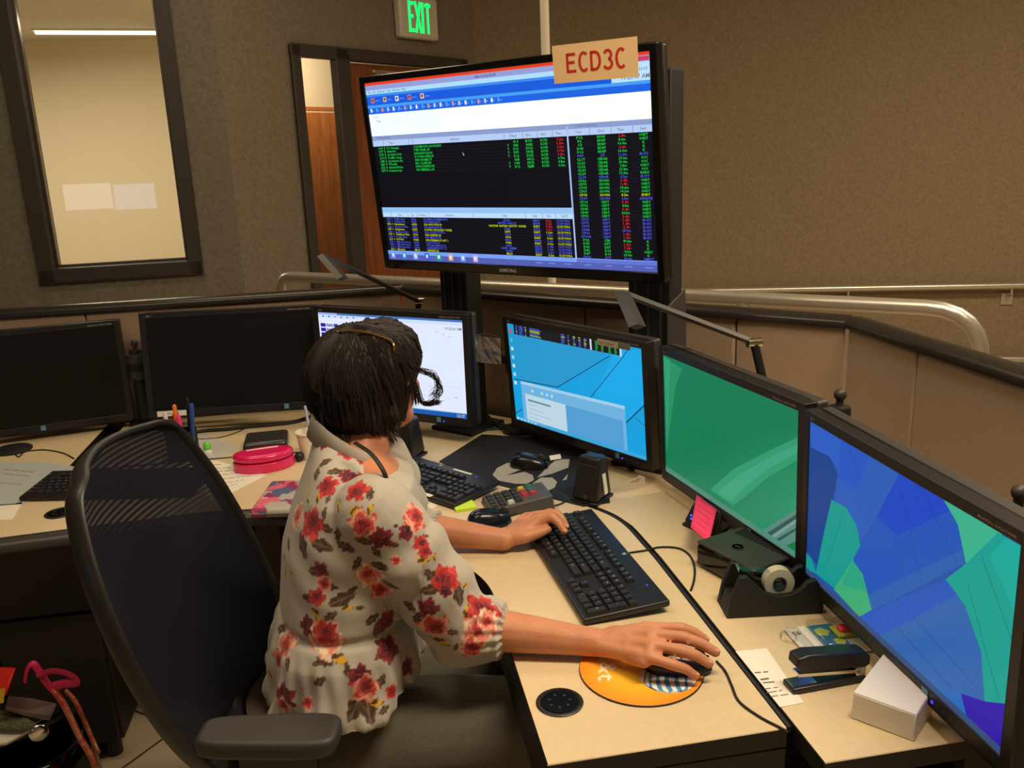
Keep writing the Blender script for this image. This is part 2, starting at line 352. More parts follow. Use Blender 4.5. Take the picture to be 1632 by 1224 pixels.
# rails
def rail(name, pts, r, label, extra=None):
    t = thing(name, label, 'handrail', pts[0])
    q = [Vector(p) - Vector(pts[0]) for p in pts]
    G().tube(q, r, n=16).build('tube', SILV, t, smooth=True)
    return t
def bend(a, b, c, r, n=6):
    """round the corner at b"""
    a, b, c = Vector(a), Vector(b), Vector(c); p = b + (a - b).normalized() * r; q = b + (c - b).normalized() * r
    return [p * (1 - t) ** 2 + b * 2 * t * (1 - t) + q * t * t for t in [i / n for i in range(n + 1)]]
A = atz(447, 440, 1.125); B = Vector((1.56, 1.955, 1.125))
rt = [Vector((A.x, A.y, 0.02))] + bend((A.x, A.y, 0), (A.x, A.y, 1.125), B, 0.06) + bend(A, (B.x, B.y, 1.125), (B.x, B.y, 0), 0.14) + [Vector((B.x, B.y, 0.02))]
gr = rail('guard_rail', rt, 0.021, 'round aluminium guard rail with bent ends behind the tan partitions')
for k in (0.4, 0.75):
    p = A.lerp(B, k) - rt[0]; G().tube([(p.x, p.y, -.02), (p.x, p.y, 1.10)], 0.019, n=12).build('post', SILV, gr, smooth=True)
p1, p2 = A - rt[0], B - rt[0]
G().tube([p1 - Vector((0, 0, .125)) * 1.0, p2 - Vector((0, 0, .125))], 0.016, n=12).build('lower_tube', SILV, gr, smooth=True)
def onwall(px, py, off=0.06):
    n = Vector((-dR.y, dR.x, 0)); n = n if n.y < 0 else -n
    return atpl(px, py, Vector((CORN.x, CORN.y, 1)) + n * off, n)
wa = onwall(800, 469); wz = onwall(1632, 455); wdir = (wz - wa); wz = wa + wdir * 1.12
t = thing('wall_handrail', 'thin aluminium handrail bracketed along the right wall', 'handrail', wa)
G().tube([(0, 0, 0), wz - wa], 0.019, n=14).build('tube', SILV, t, smooth=True)
nR = Vector((0.29837, 0.95445, 0))
for px in (1010, 1352, 1613):
    f_ = (px - 800) / (1632 - 800)
    c = onwall(px, 470 - (px - 1055) * .02) - wa; c = Vector((c.x, c.y, (wdir * f_).z))
    g = G(); g.tube([c + Vector((0, 0, -.01)), c + Vector((0, 0, -.05)), c + nR * .05 + Vector((0, 0, -.075))], .007)
    ang = math.atan2(dR.y, dR.x); g.box(c + nR * 0.055 + Vector((0, 0, -0.085)), (0.065, 0.008, 0.07), 0, RZ(ang)); g.build('bracket', SILV, t, bevel=.002)
t = thing('lower_rail', 'lower aluminium rail on the right wall below the handrail', 'handrail', onwall(1500, 572))
o0 = onwall(1500, 572); o1 = onwall(1632, 575) + wdir.normalized() * .6
G().tube([(0, 0, 0), o1 - o0], 0.02, n=14).build('tube', SILV, t, smooth=True)
G().tube([Vector((0, 0, -.04)), o1 - o0 + Vector((0, 0, -.04))], 0.012, n=14).build('tube', SILV, t, smooth=True)
# conduit pole
cp = atd(869, 60, 2.95)
g = G().tube([(cp.x, cp.y, 0.0), (cp.x, cp.y, 2.96)], 0.0155, n=14); tag(g.build('ceiling_pole', mat('cream_painted_steel', (225, 215, 190), 0.35), smooth=True), 'slim cream pole running to the ceiling behind the wall screen', 'pole')

# ================================================================ CONSOLE
PT = 1.12  # fabric top
def panel(a, b, label, grp='tan fabric partitions around the console'):
    a = Vector(a); b = Vector(b); L = (b - a).length; ang = math.atan2(b.y - a.y, b.x - a.x)
    t = thing('partition_panel', label, 'partition', (a.x, a.y, 0.0), ang)
    g = G().box((L / 2, 0.03, (PT + .02) / 2), (L - 0.004, 0.05, PT - .02)); g.build('fabric_panel', FABP, t, bevel=0.006)
    # cap: rounded profile
    pr = [(-0.006, PT - .002), (-0.007, PT + .010), (0.0, PT + .019), (.018, PT + .025), (.040, PT + .024), (.056, PT + .016), (.060, PT - .002)]
    g = G(); n = len(pr); vs = [(0, p[0], p[1]) for p in pr] + [(L, p[0], p[1]) for p in pr]
    g.add(vs, [(i, i + 1, n + i + 1, n + i) for i in range(n - 1)] + [(n - 1, 0, n, 2 * n - 1), tuple(range(n))[::-1], tuple(range(n, 2 * n))]); g.build('top_cap', CAP, t, smooth=True, angle=60)
    g = G().box((L / 2, 0.03, 0.04), (L - .004, .045, .08)); g.build('base_rail', CAP, t)
YP = 2.975; LC = Vector((0.134, YP)); RC = Vector((1.147, 1.909)); XP = 1.147
xs = aty(129, 470, YP).x
panel((-2.1, YP), (xs, YP), 'leftmost tan fabric partition behind the far-left dark monitor')
panel((xs, YP), LC, 'tan fabric partition behind the two dark monitors, right of a seam')
def on_diag(px, py=520):
    n = Vector((RC.y - LC.y, -(RC.x - LC.x), 0)).normalized(); return atpl(px, py, (LC.x, LC.y, 1), n)
q1, q2 = on_diag(930), on_diag(1171)
s1 = Vector((q1.x, q1.y)); s2 = Vector((q2.x, q2.y))
panel(LC, s1, 'angled tan partition behind the left tall black post'); panel(s1, s2, 'angled tan partition behind the right tall black post'); panel(s2, RC, 'narrow angled tan partition ending at the right corner, behind lamp arm')
n = Vector((1, 0, 0)); q = atpl(1452, 640, (XP, 1, 1), n)
panel(RC, (XP, q.y), 'first tan partition of the right wing next to the corner'); panel((XP, q.y), (XP, 0.35), 'nearest tan partition of the right wing behind the blue monitor')

TH = 0.032
def surface(name, pts, label, rub=None):
    t = thing(name, label, 'desk', (0, 0, DZ - TH))
    g = G().prism(pts, 0, TH, 1, mt=0); g.build('tabletop', [DESK, EDGE], t, bevel=0.0015, seg=1); return t
def cr(pts, n=6): return [tuple(p)[:2] for p in smooth_path([Vector((a, b, 0)) for a, b in pts], n)]
inner = [(.195, .996)] + cr([(.195, 1.36), (.198, 1.44), (.192, 1.53), (.164, 1.609), (.114, 1.681), (.04, 1.775), (-.05, 1.885), (-.15, 1.985), (-.25, 2.04), (-.40, 2.065)]) + [(-.7, 2.045), (-1.0, 2.02), (-1.9, 2.0)]
split = [(.545, .996), (.542, 1.55)] + cr([(.540, 1.60), (.530, 1.74), (.494, 1.83), (.412, 1.945), (.297, 2.085), (.17, 2.21), (.035, 2.325), (-.10, 2.41), (-.22, 2.455), (-.37, 2.467)]) + [(-1.9, 2.468)]
front = thing('front_worksurface', 'beige front desk surface curving around the corner, under the keyboards', 'desk', (0, 0, DZ - TH))
G().prism(inner + split[::-1], 0, TH, 1, mt=0).build('tabletop', [DESK, EDGE], front, bevel=0.0015, seg=1)
# rubber nose along the left wing's front edge
nose = [(p[0], p[1]) for p in inner if p[0] < -0.03]
G().tube([(x, y - .008, TH / 2 - .004) for x, y in nose], 0.024, n=12, flat=.8).build('edge_nosing', RUB, front, smooth=True)
# deep black skirt under the edge of the right wing and its end
g = G(); g.box((.203, 1.21, -0.035), (.016, .43, .07)); g.box((.372, 1.004, -.018), (.346, .016, .036)); g.build('edge_skirt', EDGE, front, bevel=.003)
gp = 0.012
off = [(.545 + gp, .917)] + [(p[0] + gp, p[1]) for p in split[1:8]] + [(p[0] + gp * .7, p[1] + gp * .7) for p in split[8:-1]]
ri = [p for p in off if p[0] > -.80]
ri = ri + [(-.80, 2.468 + gp)]
rear = ri + [(-.80, 2.94), (.12, 2.94), (1.112, 1.893), (1.112, .917)]
surface('rear_worksurface', rear, 'beige rear desk surface carrying the lit monitors')
surface('rear_worksurface', [(-.856, 2.48), (-.856, 2.94), (-1.9, 2.94), (-1.9, 2.48)], 'beige rear desk surface at far left beyond a dark gap')
# black separators seen between the surfaces
g = G()
sp = [(p[0] + .006, p[1] + .004) for p in split]
g.tube([(x, y, DZ - .006) for x, y in sp], 0.005, n=8); tag(g.build('edge_gasket', EDGE, smooth=True), 'thin black strip following the seam between front and rear desk surfaces', 'seam strip')
g = G().box((-.828, 2.71, DZ - .035), (.052, .44, .02)); tag(g.build('cable_trough', EDGE), 'dark recessed cable trough between the two left rear desk surfaces', 'cable trough')  # black strip added to stand for the dark gap between the surfaces
# supports
def cabinet(x0, x1, y0, y1, z1, label, doors=1, split_z=None):
    t = thing('pedestal_cabinet', label, 'cabinet', ((x0 + x1) / 2, y0, 0))
    w = x1 - x0; d = y1 - y0
    G().box((0, d / 2 + .01, .06 + (z1 - .06) / 2), (w, d - .02, z1 - .06)).build('body', CAB, t, bevel=.003)
    zz = [0.07, split_z, z1 - .01] if split_z else [0.07, z1 - .01]
    for i in range(len(zz) - 1):
        G().box((0, 0, (zz[i] + zz[i + 1]) / 2), (w - .012, .018, zz[i + 1] - zz[i] - .008)).build('door' if i == 0 else 'drawer', CAB, t, bevel=.002)
    for sx in (-1, 1):
        for yy in (.05, d - .05): G().tube([(sx * (w / 2 - .04), yy, .0), (sx * (w / 2 - .04), yy, .07)], .022, n=12).build('caster', BLK, t, smooth=True)
cabinet(-1.60, -1.005, 2.16, 2.6, .70, 'wide dark cabinet under the far left end of the desk')
cabinet(-.995, -.735, 2.20, 2.72, .70, 'narrow dark pedestal cabinet under the left desk, beside the bare floor', split_z=.46)
g = G().box((-.90, 2.90, .36), (1.9, .02, .70)); tag(g.build('modesty_panel', CAB), 'dark panel closing the space under the left desk', 'panel')  # panels under the desk, their dark colour stands in for shadow
g = G().box((0, 0, .36), (1.46, .02, .70), 0, RZ(math.atan2(RC.y - LC.y, RC.x - LC.x))); o = g.build('modesty_panel', CAB, loc=(.575, 2.375, 0)); tag(o, 'dark angled panel closing the space under the corner desk', 'panel')
g = G().box((1.10, 1.40, .36), (.02, .95, .70)); tag(g.build('modesty_panel', CAB), 'dark panel closing the space under the right desk wing', 'panel')
for (x, y, lb) in ((.47, 1.08, 'black lifting column under the near end of the front desk'), (-.30, 2.3, 'black lifting column under the left wing of the desk')):
    t = thing('lifting_column', lb, 'lifting column', (x, y, 0))
    G().box((0, .02, .03), (.09, .5, .06)).build('foot', BLK, t, bevel=.006); G().box((0, 0, .388), (.07, .10, .658)).build('column', BLK, t, bevel=.004)
g = G().box((.93, .94, .359), (.30, .02, .717)); tag(g.build('end_panel', CAB), 'dark end panel under the near end of the rear desk', 'panel')
# grommets
def grommet(px, py, label):
    p = atz(px, py, DZ); t = thing('cable_grommet', label, 'grommet', (p.x, p.y, DZ))
    G().lathe([(.036, 0), (.036, .0015), (.034, .003), (.031, .003), (.030, .0015), (0, .0015)], n=32).build('ring', BLK, t, smooth=True)
    g = G().lathe([(0.029, .0016), (0.028, .0028), (0, .0028)], n=32)
    g.build('cap', GLOSS, t, smooth=True)
    g = G()
    for k in range(7): a = k * .9; g.box((.016 * math.cos(a), .016 * math.sin(a), .003), (.005, .003, .0008), 0, RZ(a))
    g.build('slot', DKG, t)
grommet(892, 1120, 'round black cable grommet in the desk in front of the orange mouse pad')
grommet(96, 818, 'black cable grommet at the front edge of the left desk')

# ================================================================ SCREENS
class Mon:
    """local frame: x right, y away, z up; origin at screen centre"""
    def __init__(s, c, yaw, tilt, w, h):
        s.w, s.h = w, h; s.M = TR(*c) @ RZ(rad(yaw)) @ RX(-rad(tilt)); s.Mi = s.M.inverted(); s.c = Vector(c); s.yaw = rad(yaw); s.tilt = rad(tilt)
        s.n = (s.M.to_3x3() @ Vector((0, 1, 0)))
    def uv(s, px, py):
        p = s.Mi @ atpl(px, py, s.c, s.n); return (p.x / s.w + .5, .5 - p.z / s.h)
class Scr(G):
    """screen picture: u right, v down, layers in front of one another"""
    def __init__(s, w, h): super().__init__(); s.w, s.h = w, h; s.mats = []; s.y = -0.0006
    def mi(s, c, k=1.0):
        m = em(c, k)
        if m not in s.mats: s.mats.append(m)
        return s.mats.index(m)
    def p(s, u, v, l): return ((u - .5) * s.w, s.y - l * 0.00006, (.5 - v) * s.h)
    def rect(s, u0, v0, u1, v1, c, l=1, k=1.0): s.add([s.p(u0, v1, l), s.p(u1, v1, l), s.p(u1, v0, l), s.p(u0, v0, l)], [(0, 1, 2, 3)], s.mi(c, k))
    def pg(s, pts, c, l=1, k=1.0):
        pts = [(min(max(a, 0), 1), min(max(b, 0), 1)) for a, b in pts]
        s.add([s.p(a, b, l) for a, b in pts], [tuple(range(len(pts)))], s.mi(c, k))
    def ln(s, a, b, w, c, l=2, k=1.0):
        d = Vector(((b[0] - a[0]) * s.w, (b[1] - a[1]) * s.h)); nn = Vector((-d.y, d.x)).normalized() * w / 2
        q = [(a[0] + nn.x / s.w, a[1] + nn.y / s.h), (b[0] + nn.x / s.w, b[1] + nn.y / s.h), (b[0] - nn.x / s.w, b[1] - nn.y / s.h), (a[0] - nn.x / s.w, a[1] - nn.y / s.h)]
        s.add([s.p(x, y, l) for x, y in q], [(0, 1, 2, 3)], s.mi(c, k))
    def tx(s, t, u, v, hgt, wid=None, c=(0, 0, 0), l=3, k=1.0, center=False):
        """text with its baseline at v+hgt; hgt and wid in screen fractions"""
        x, y, z = s.p(u, v + hgt, l)
        s.text(t, TR(x, y, z) @ RX(pi / 2), hgt * s.h / .72, s.mi(c, k), width=None if wid is None else wid * s.w, center=center)
def monitor(mon, label, draw, on=True, sticker=(0.80, 1.0), holes=True, led=True, names=True, bw=0.018, name='computer_monitor', extra=None):
    w, h = mon.w, mon.h
    t = thing(name, label, 'monitor'); t.matrix_world = mon.M
    bt, bb = .0175, .023; D = 0.045
    g = G()   # bezel as four bars + shell
    for (x0, x1, z0, z1) in ((-w / 2 - bw, -w / 2, -h / 2 - bb, h / 2 + bt), (w / 2, w / 2 + bw, -h / 2 - bb, h / 2 + bt), (-w / 2, w / 2, h / 2, h / 2 + bt), (-w / 2, w / 2, -h / 2 - bb, -h / 2)):
        g.box(((x0 + x1) / 2, .010, (z0 + z1) / 2), (x1 - x0, .026, z1 - z0))
    bz_ = g.build('bezel', BLK, t, bevel=.0015)
    g = G(); g.box((0, .0365, (bt - bb) / 2), (w + 2 * bw, .026, h + bt + bb)); g.box((0, .062, -.01), (w * .62, .028, h * .66)); g.build('rear_shell', DKG, t, bevel=.006)
    g = G(); g.box((0, .082, 0), (.12, .012, .12)); g.build('mounting_plate', BLK, t, bevel=.002)
    s = Scr(w, h); draw(s, mon)
    b = G(); b.box((0, .006, 0), (w, .012, h)); s.add(b.v, b.f, s.mi((8, 8, 10), .15) if on else 0)
    if not on: s.mats = [mat('dark_screen', (13, 13, 12), 0.42, spec=.3)]
    s.build('screen', s.mats, t, merge=False)
    g = G(); g.text('MultiSync EA231WMi', TR(w / 2 - .075, -.0036, h / 2 + .005) @ RX(pi / 2), .006, 0, width=.068)
    g.text('NEC', TR(-w / 2 + .005, -.0036, h / 2 + .005) @ RX(pi / 2), .0075, 0); g.build('lettering', mat('grey_lettering', (150, 146, 140), .5), bz_)
    g = G(); g.box((w * (sticker[0] - .5), -.0036, -h / 2 - .0105), (.014, .0006, .015)); o = g.build('sticker', mat('blue_sticker', (96, 140, 178), .5), bz_)
    for k in range(5): G().box((w * (sticker[0] - .5) + .03 + k * .014, -.0035, -h / 2 - .012), (.008, .0008, .0025)).build('button', DKG, bz_)
    if led: g = G().box((w * (sticker[0] - .5) + .017, -.0036, -h / 2 - .014), (.004, .0008, .004)); g.build('power_light', em((60, 60, 255), 2), bz_)
    if extra: extra(t, w, h)
    return t
def white_label(dx, wd, txts, vpos='bottom'):
    def f(t, w, h):
        z = -h / 2 - .0115 if vpos == 'bottom' else h / 2 + .003
        nl = G().box((dx, -.0042, z), (wd, .001, .017)).build('name_label', PAPER, t)
        g = G(); g.text(txts, TR(dx - wd * .28, -.0049, z - .004) @ RX(pi / 2), .010, 0, width=wd * .5); g.build('label_print', INK, nl)
    return f
def draw_off(s, m): s.mi((8, 8, 10), .15)
M1 = Mon((-1.025, 2.831, .941), 12.3, 3, .509, .286)
M2 = Mon((-.413, 2.77, .969), -5.1, 7.3, .509, .286)
M3 = Mon((.066, 2.529, .974), -37.4, -.1, .509, .286)
M4 = Mon((.525, 2.158, .958), -61.1, -4.1, .509, .286)
M5 = Mon((.711, 1.620, .954), -81.9, -1.8, .509, .286)
M6 = Mon((.739, 1.071, .948), -91.1, -1.2, .509, .286)
monitor(M1, 'black switched-off monitor at the far left edge of the desk', draw_off, on=False, led=False, sticker=(.52, 1))
monitor(M2, 'black switched-off monitor with a white name label, behind the pen cup', draw_off, on=False, led=False, sticker=(.80, 1), extra=white_label(-.20, .09, 'POS 1'))
def draw3(s, m):
    s.rect(0, 0, 1, 1, (226, 234, 255), 0, 1.0)
    s.rect(0, 0, 1, .022, (70, 120, 190), 1); s.rect(0, .022, 1, .055, (200, 214, 250), 1, 1.1); s.rect(.0, .0, .14, .022, (150, 180, 235), 2)
    s.rect(0, .095, 1, .10, (214, 220, 240), 1, 1.1)
    for i, c in enumerate([(90, 110, 200), (60, 90, 190), (200, 120, 110), (90, 150, 110), (80, 110, 200), (120, 120, 160)]): s.rect(.03 + i * .045, .032, .042 + i * .045, .048, c, 2)
    for i in range(5):
        v = .115 + i * .05
        s.rect(.012, v, .05, v + .038, (38, 28, 150), 2); s.rect(.055, v + .004, .105, v + .034, (150, 170, 215), 2)
        for k in range(4): s.rect(.058 + k * .013, v + .006 + (k % 2) * .01, .066 + k * .013, v + .02 + (k % 2) * .01, (60, 70, 140), 3)
        s.rect(.11, v, .14, v + .036, (70, 60, 170), 2)
    s.rect(.205, .11, .245, .15, (38, 28, 150), 2); s.rect(.25, .113, .27, .147, (90, 110, 180), 2); s.rect(.33, .10, .37, .118, (70, 70, 90), 2)
    s.tx('10:23:06 AM', .885, .075, .028, .105, (95, 95, 110), 3)
    for i in range(3): s.rect(.82 + i * .04, .13 + i * .02, .84 + i * .04, .134 + i * .02, (150, 150, 165), 2)
    u0, v0 = m.uv(700, 614); u1, v1 = m.uv(723, 632)
    for a, b, c, d in ((.72, .68, .96, .682), (.72, .80, .96, .802), (.72, .68, .721, .80), (.96, .68, .961, .80)): s.rect(a, b, c, d, (190, 196, 214), 2)
    s.rect(.92, .785, .94, .79, (120, 130, 160), 3); s.rect(.75, .70, .85, .704, (190, 196, 214), 3)
    s.rect(0, .945, 1, 1, (20, 90, 175), 2); s.rect(0, .945, 1, .953, (120, 180, 225), 3)
    for i in range(8): s.rect(.02 + i * .05, .96, .05 + i * .05, .99, [(90, 160, 225), (230, 190, 80), (60, 130, 220), (200, 210, 230)][i % 4], 3)
    s.tx('10:23 AM', .93, .962, .012, .05, (220, 230, 250), 4); s.tx('8/5/2015', .93, .98, .012, .05, (220, 230, 250), 4)
monitor(M3, 'monitor with a mostly white window, directly behind the seated woman\'s head', draw3, sticker=(.81, 1))
def draw4(s, m):
    s.rect(0, 0, 1, 1, (20, 160, 222), 0)
    U = m.uv
    s.pg([(0, 0), (.9, 0), U(978, 555), U(890, 617), U(826, 604), (0, .28)], (38, 152, 206), 1)
    s.pg([U(978, 565), U(1000, 555), U(1026, 560), U(1030, 640), U(1000, 675), U(948, 628)], (24, 168, 232), 1)
    L = lambda a, b, w=.0022: s.ln(U(*a), U(*b), w, (18, 46, 70), 2)
    L((820, 604), (890, 617)); L((889, 617), (972, 567)); L((942, 633), (990, 573), .0018); L((1000, 557), (1005, 553)); L((998, 674), (1028, 645), .003); L((1012, 665), (1030, 680), .0014); L((822, 658), (833, 652)); L((990, 573), (1004, 553), .0018)
    # dispatch window strip on top
    q = [U(820, 515), U(995, 549), U(997, 572), U(824, 536)]
    s.pg([(.055, -.01), (.865, -.01), (.865, .10), (.055, .10)], (22, 24, 30), 3)
    random.seed(3)
    for cu, cw in ((.07, .02), (.10, .04), (.15, .014), (.19, .10), (.44, .03), (.49, .012), (.53, .02), (.57, .02), (.61, .02), (.69, .02), (.73, .02), (.78, .02), (.82, .02)):
        for r in range(8):
            c = random.choice([(60, 90, 190), (190, 190, 60), (70, 100, 200)]) if cu < .66 else (40, 170, 70)
            s.rect(cu, .006 + r * .0118, cu + cw * random.uniform(.6, 1), .013 + r * .0118, c, 4)
    s.rect(.652, 0, .664, .1, (190, 220, 240), 5); s.rect(.855, 0, .868, .105, (190, 220, 240), 5)
    # message window lower left
    a = U(830, 607); b = U(996, 647); c = U(1001, 722); d = U(836, 668)
    s.pg([a, b, c, (c[0], 1.), (a[0], 1.0)], (110, 178, 222), 3)
    s.pg([a, b, (b[0], b[1] + .03), (a[0], a[1] + .03)], (160, 205, 232), 4)
    l0, l1 = a[0] + .03, a[0] + .36
    v0 = a[1] + .12
    s.rect(l0, v0, l1, .965, (188, 214, 228), 4); s.rect(l1 + .004, v0 + .0, b[0] - .02, .97, (84, 158, 212), 4)
    s.rect(l0 + .02, v0 + .05, l0 + .21, v0 + .07, (110, 140, 165), 5)
    for i in range(7): s.rect(l0 + .02, v0 + .10 + i * .045, l0 + .1 + .16 * ((i * 7) % 3) / 3, v0 + .106 + i * .045, (150, 178, 196), 5)
    for i, uu in enumerate((.09, .17, .21, .25)): s.rect(a[0] + uu, a[1] + .06, a[0] + uu + .014, a[1] + .085, (205, 228, 240), 5)
    for i in range(7):
        s.rect(.015, .06 + i * .088, .035, .095 + i * .088, [(230, 60, 90), (70, 190, 230), (200, 230, 240), (150, 215, 235), (215, 225, 235), (190, 220, 235), (225, 230, 240)][i], 3)
    s.rect(0, .965, 1, 1, (60, 165, 215), 4)
    for i in range(6): s.rect(.01 + i * .03, .972, .028 + i * .03, .995, (160, 215, 240), 5)
def ex4(t, w, h):
    G().box((.145, -.0042, h / 2 - .002), (.07, .001, .016)).build('name_label', mat('tan_label', (190, 180, 150), .8), t)
    G().text('10.101.4.100', TR(.117, -.005, h / 2 - .006) @ RX(pi / 2), .009, 0, width=.05).build('label_print', INK, t)
    G().box((.20, -.0042, h / 2 - .002), (.04, .001, .014)).build('name_label', mat('dim_label', (120, 110, 95), .8), t)
monitor(M4, 'monitor with a bright cyan desktop and two open windows, below the big wall screen', draw4, sticker=(.80, 1), extra=ex4)
def z7(x, y): return (1040 + x / 1.788, 540 + y / 1.788)
def draw5(s, m):
    # green picture, fading in bands
    n = 14
    s.rect(0, 0, 1, 1, (16, 122, 82), 0)
    U = lambda x, y: m.uv(*z7(x, y))
    for i in range(10):   # lighter towards the lower right
        t = i / 9; s.pg([(min(1, .15 + .085 * i), 1), (1, 1), (1, .10 + .05 * i), (.72 + .02 * i, .28 + .055 * i)], (int(18 + 24 * t), int(124 + 20 * t), int(84 + 22 * t)), 1 + i * .2)
    s.pg([U(36, 55), U(85, 85), U(66, 140), U(40, 330)], (38, 142, 96), 3.2); s.pg([U(32, 50), U(52, 62), U(42, 300)], (48, 156, 108), 3.4)
    s.pg([U(165, 430), U(230, 372), U(330, 320), U(420, 280), U(420, 345), U(330, 395), U(265, 450), U(230, 475)], (48, 152, 112), 4)
    s.pg([U(185, 438), U(250, 385), U(340, 335), U(420, 300), U(420, 325), U(330, 370), U(262, 425), U(225, 462)], (60, 162, 124), 4.3)
    s.pg([U(306, 550), U(418, 486), U(418, 585), U(392, 600), U(345, 575)], (88, 136, 124), 5)
    s.pg([U(320, 558), U(418, 500), U(418, 512), U(334, 566)], (52, 88, 80), 6); s.pg([U(350, 573), U(418, 540), U(418, 546), U(358, 579)], (48, 84, 78), 6)
    s.pg([U(330, 566), U(418, 514), U(418, 524), U(340, 572)], (120, 156, 146), 6)
    s.pg([U(376, 592), U(418, 578), (1, 1), (.97, 1.0)], (18, 120, 66), 6.4)
    s.pg([(0, .955), (1, .955), (1, 1), (0, 1)], (90, 150, 130), 7, .8)
monitor(M5, 'monitor with a plain green wallpaper and a pink note on its lower edge', draw5, sticker=(.70, 1))
def draw6(s, m):
    U = lambda x, y: m.uv(*z7(x, y))
    s.rect(0, 0, 1, 1, (31, 82, 163), 0)
    def A(pts, c, l): s.pg([U(*p) for p in pts], c, l)
    A([(450, 230), (542, 281), (530, 375), (505, 335), (450, 308)], (42, 92, 191), 1)
    A([(450, 308), (505, 335), (528, 385), (515, 460), (470, 645), (435, 600)], (22, 66, 138), 1)
    A([(540, 283), (707, 375), (640, 505), (597, 578), (560, 505), (520, 457), (530, 380)], (40, 92, 180), 2)
    A([(540, 283), (620, 327), (585, 430), (528, 400)], (34, 84, 189), 2.2)
    A([(511, 458), (552, 480), (582, 530), (594, 590), (572, 640), (520, 712), (466, 668), (488, 560)], (14, 150, 140), 3)
    A([(436, 608), (455, 628), (468, 668), (436, 655)], (14, 150, 140), 3)
    A([(571, 630), (600, 670), (626, 772), (590, 792), (518, 714)], (58, 168, 116), 3.4)
    A([(571, 630), (600, 670), (612, 720), (540, 700)], (40, 160, 126), 3.5)
    A([(705, 376), (830, 456), (872, 530), (892, 638), (770, 702), (628, 772), (600, 670), (573, 626), (640, 506)], (33, 84, 180), 3.6)
    A([(705, 376), (830, 456), (850, 490), (700, 560), (640, 506)], (25, 70, 189), 3.7)
    A([(628, 772), (770, 702), (892, 638), (885, 600), (760, 660), (615, 730)], (40, 96, 171), 3.8)
    A([(830, 456), (1000, 552), (895, 642), (872, 530)], (57, 176, 139), 4)
    A([(985, 552), (1070, 600), (1024, 1055), (945, 1032), (938, 900), (892, 760), (835, 687), (895, 640)], (11, 156, 141), 4.2)
    A([(1010, 566), (1070, 600), (1050, 800), (1000, 700), (960, 620)], (16, 166, 154), 4.3)
    A([(588, 792), (700, 742), (837, 686), (892, 760), (938, 890), (948, 1033), (805, 992)], (44, 98, 169), 4.4)
    A([(588, 792), (700, 742), (837, 686), (870, 728), (740, 800), (640, 850)], (36, 86, 184), 4.5)
    A([(800, 985), (880, 1010), (905, 1090), (860, 1045)], (34, 104, 180), 4.6)
    A([(880, 1010), (948, 1033), (1030, 1055), (1010, 1200), (900, 1088)], (46, 22, 163), 4.8)
    for a, b in (((705, 420), (770, 700)), ((760, 410), (870, 640)), ((640, 760), (860, 1000)), ((700, 742), (930, 1000)), ((900, 700), (990, 1030)), ((940, 620), (1040, 900)), ((560, 300), (600, 430)), ((545, 490), (500, 640))):
        s.ln(U(*a), U(*b), .0008, (23, 74, 147), 5.4, .8)
    s.pg([(0, .962), (1, .962), (1, 1), (0, 1)], (60, 90, 140), 7, .7)
monitor(M6, 'nearest monitor, showing blue and teal overlapping leaf shapes, at right edge', draw6, sticker=(.70, 1))

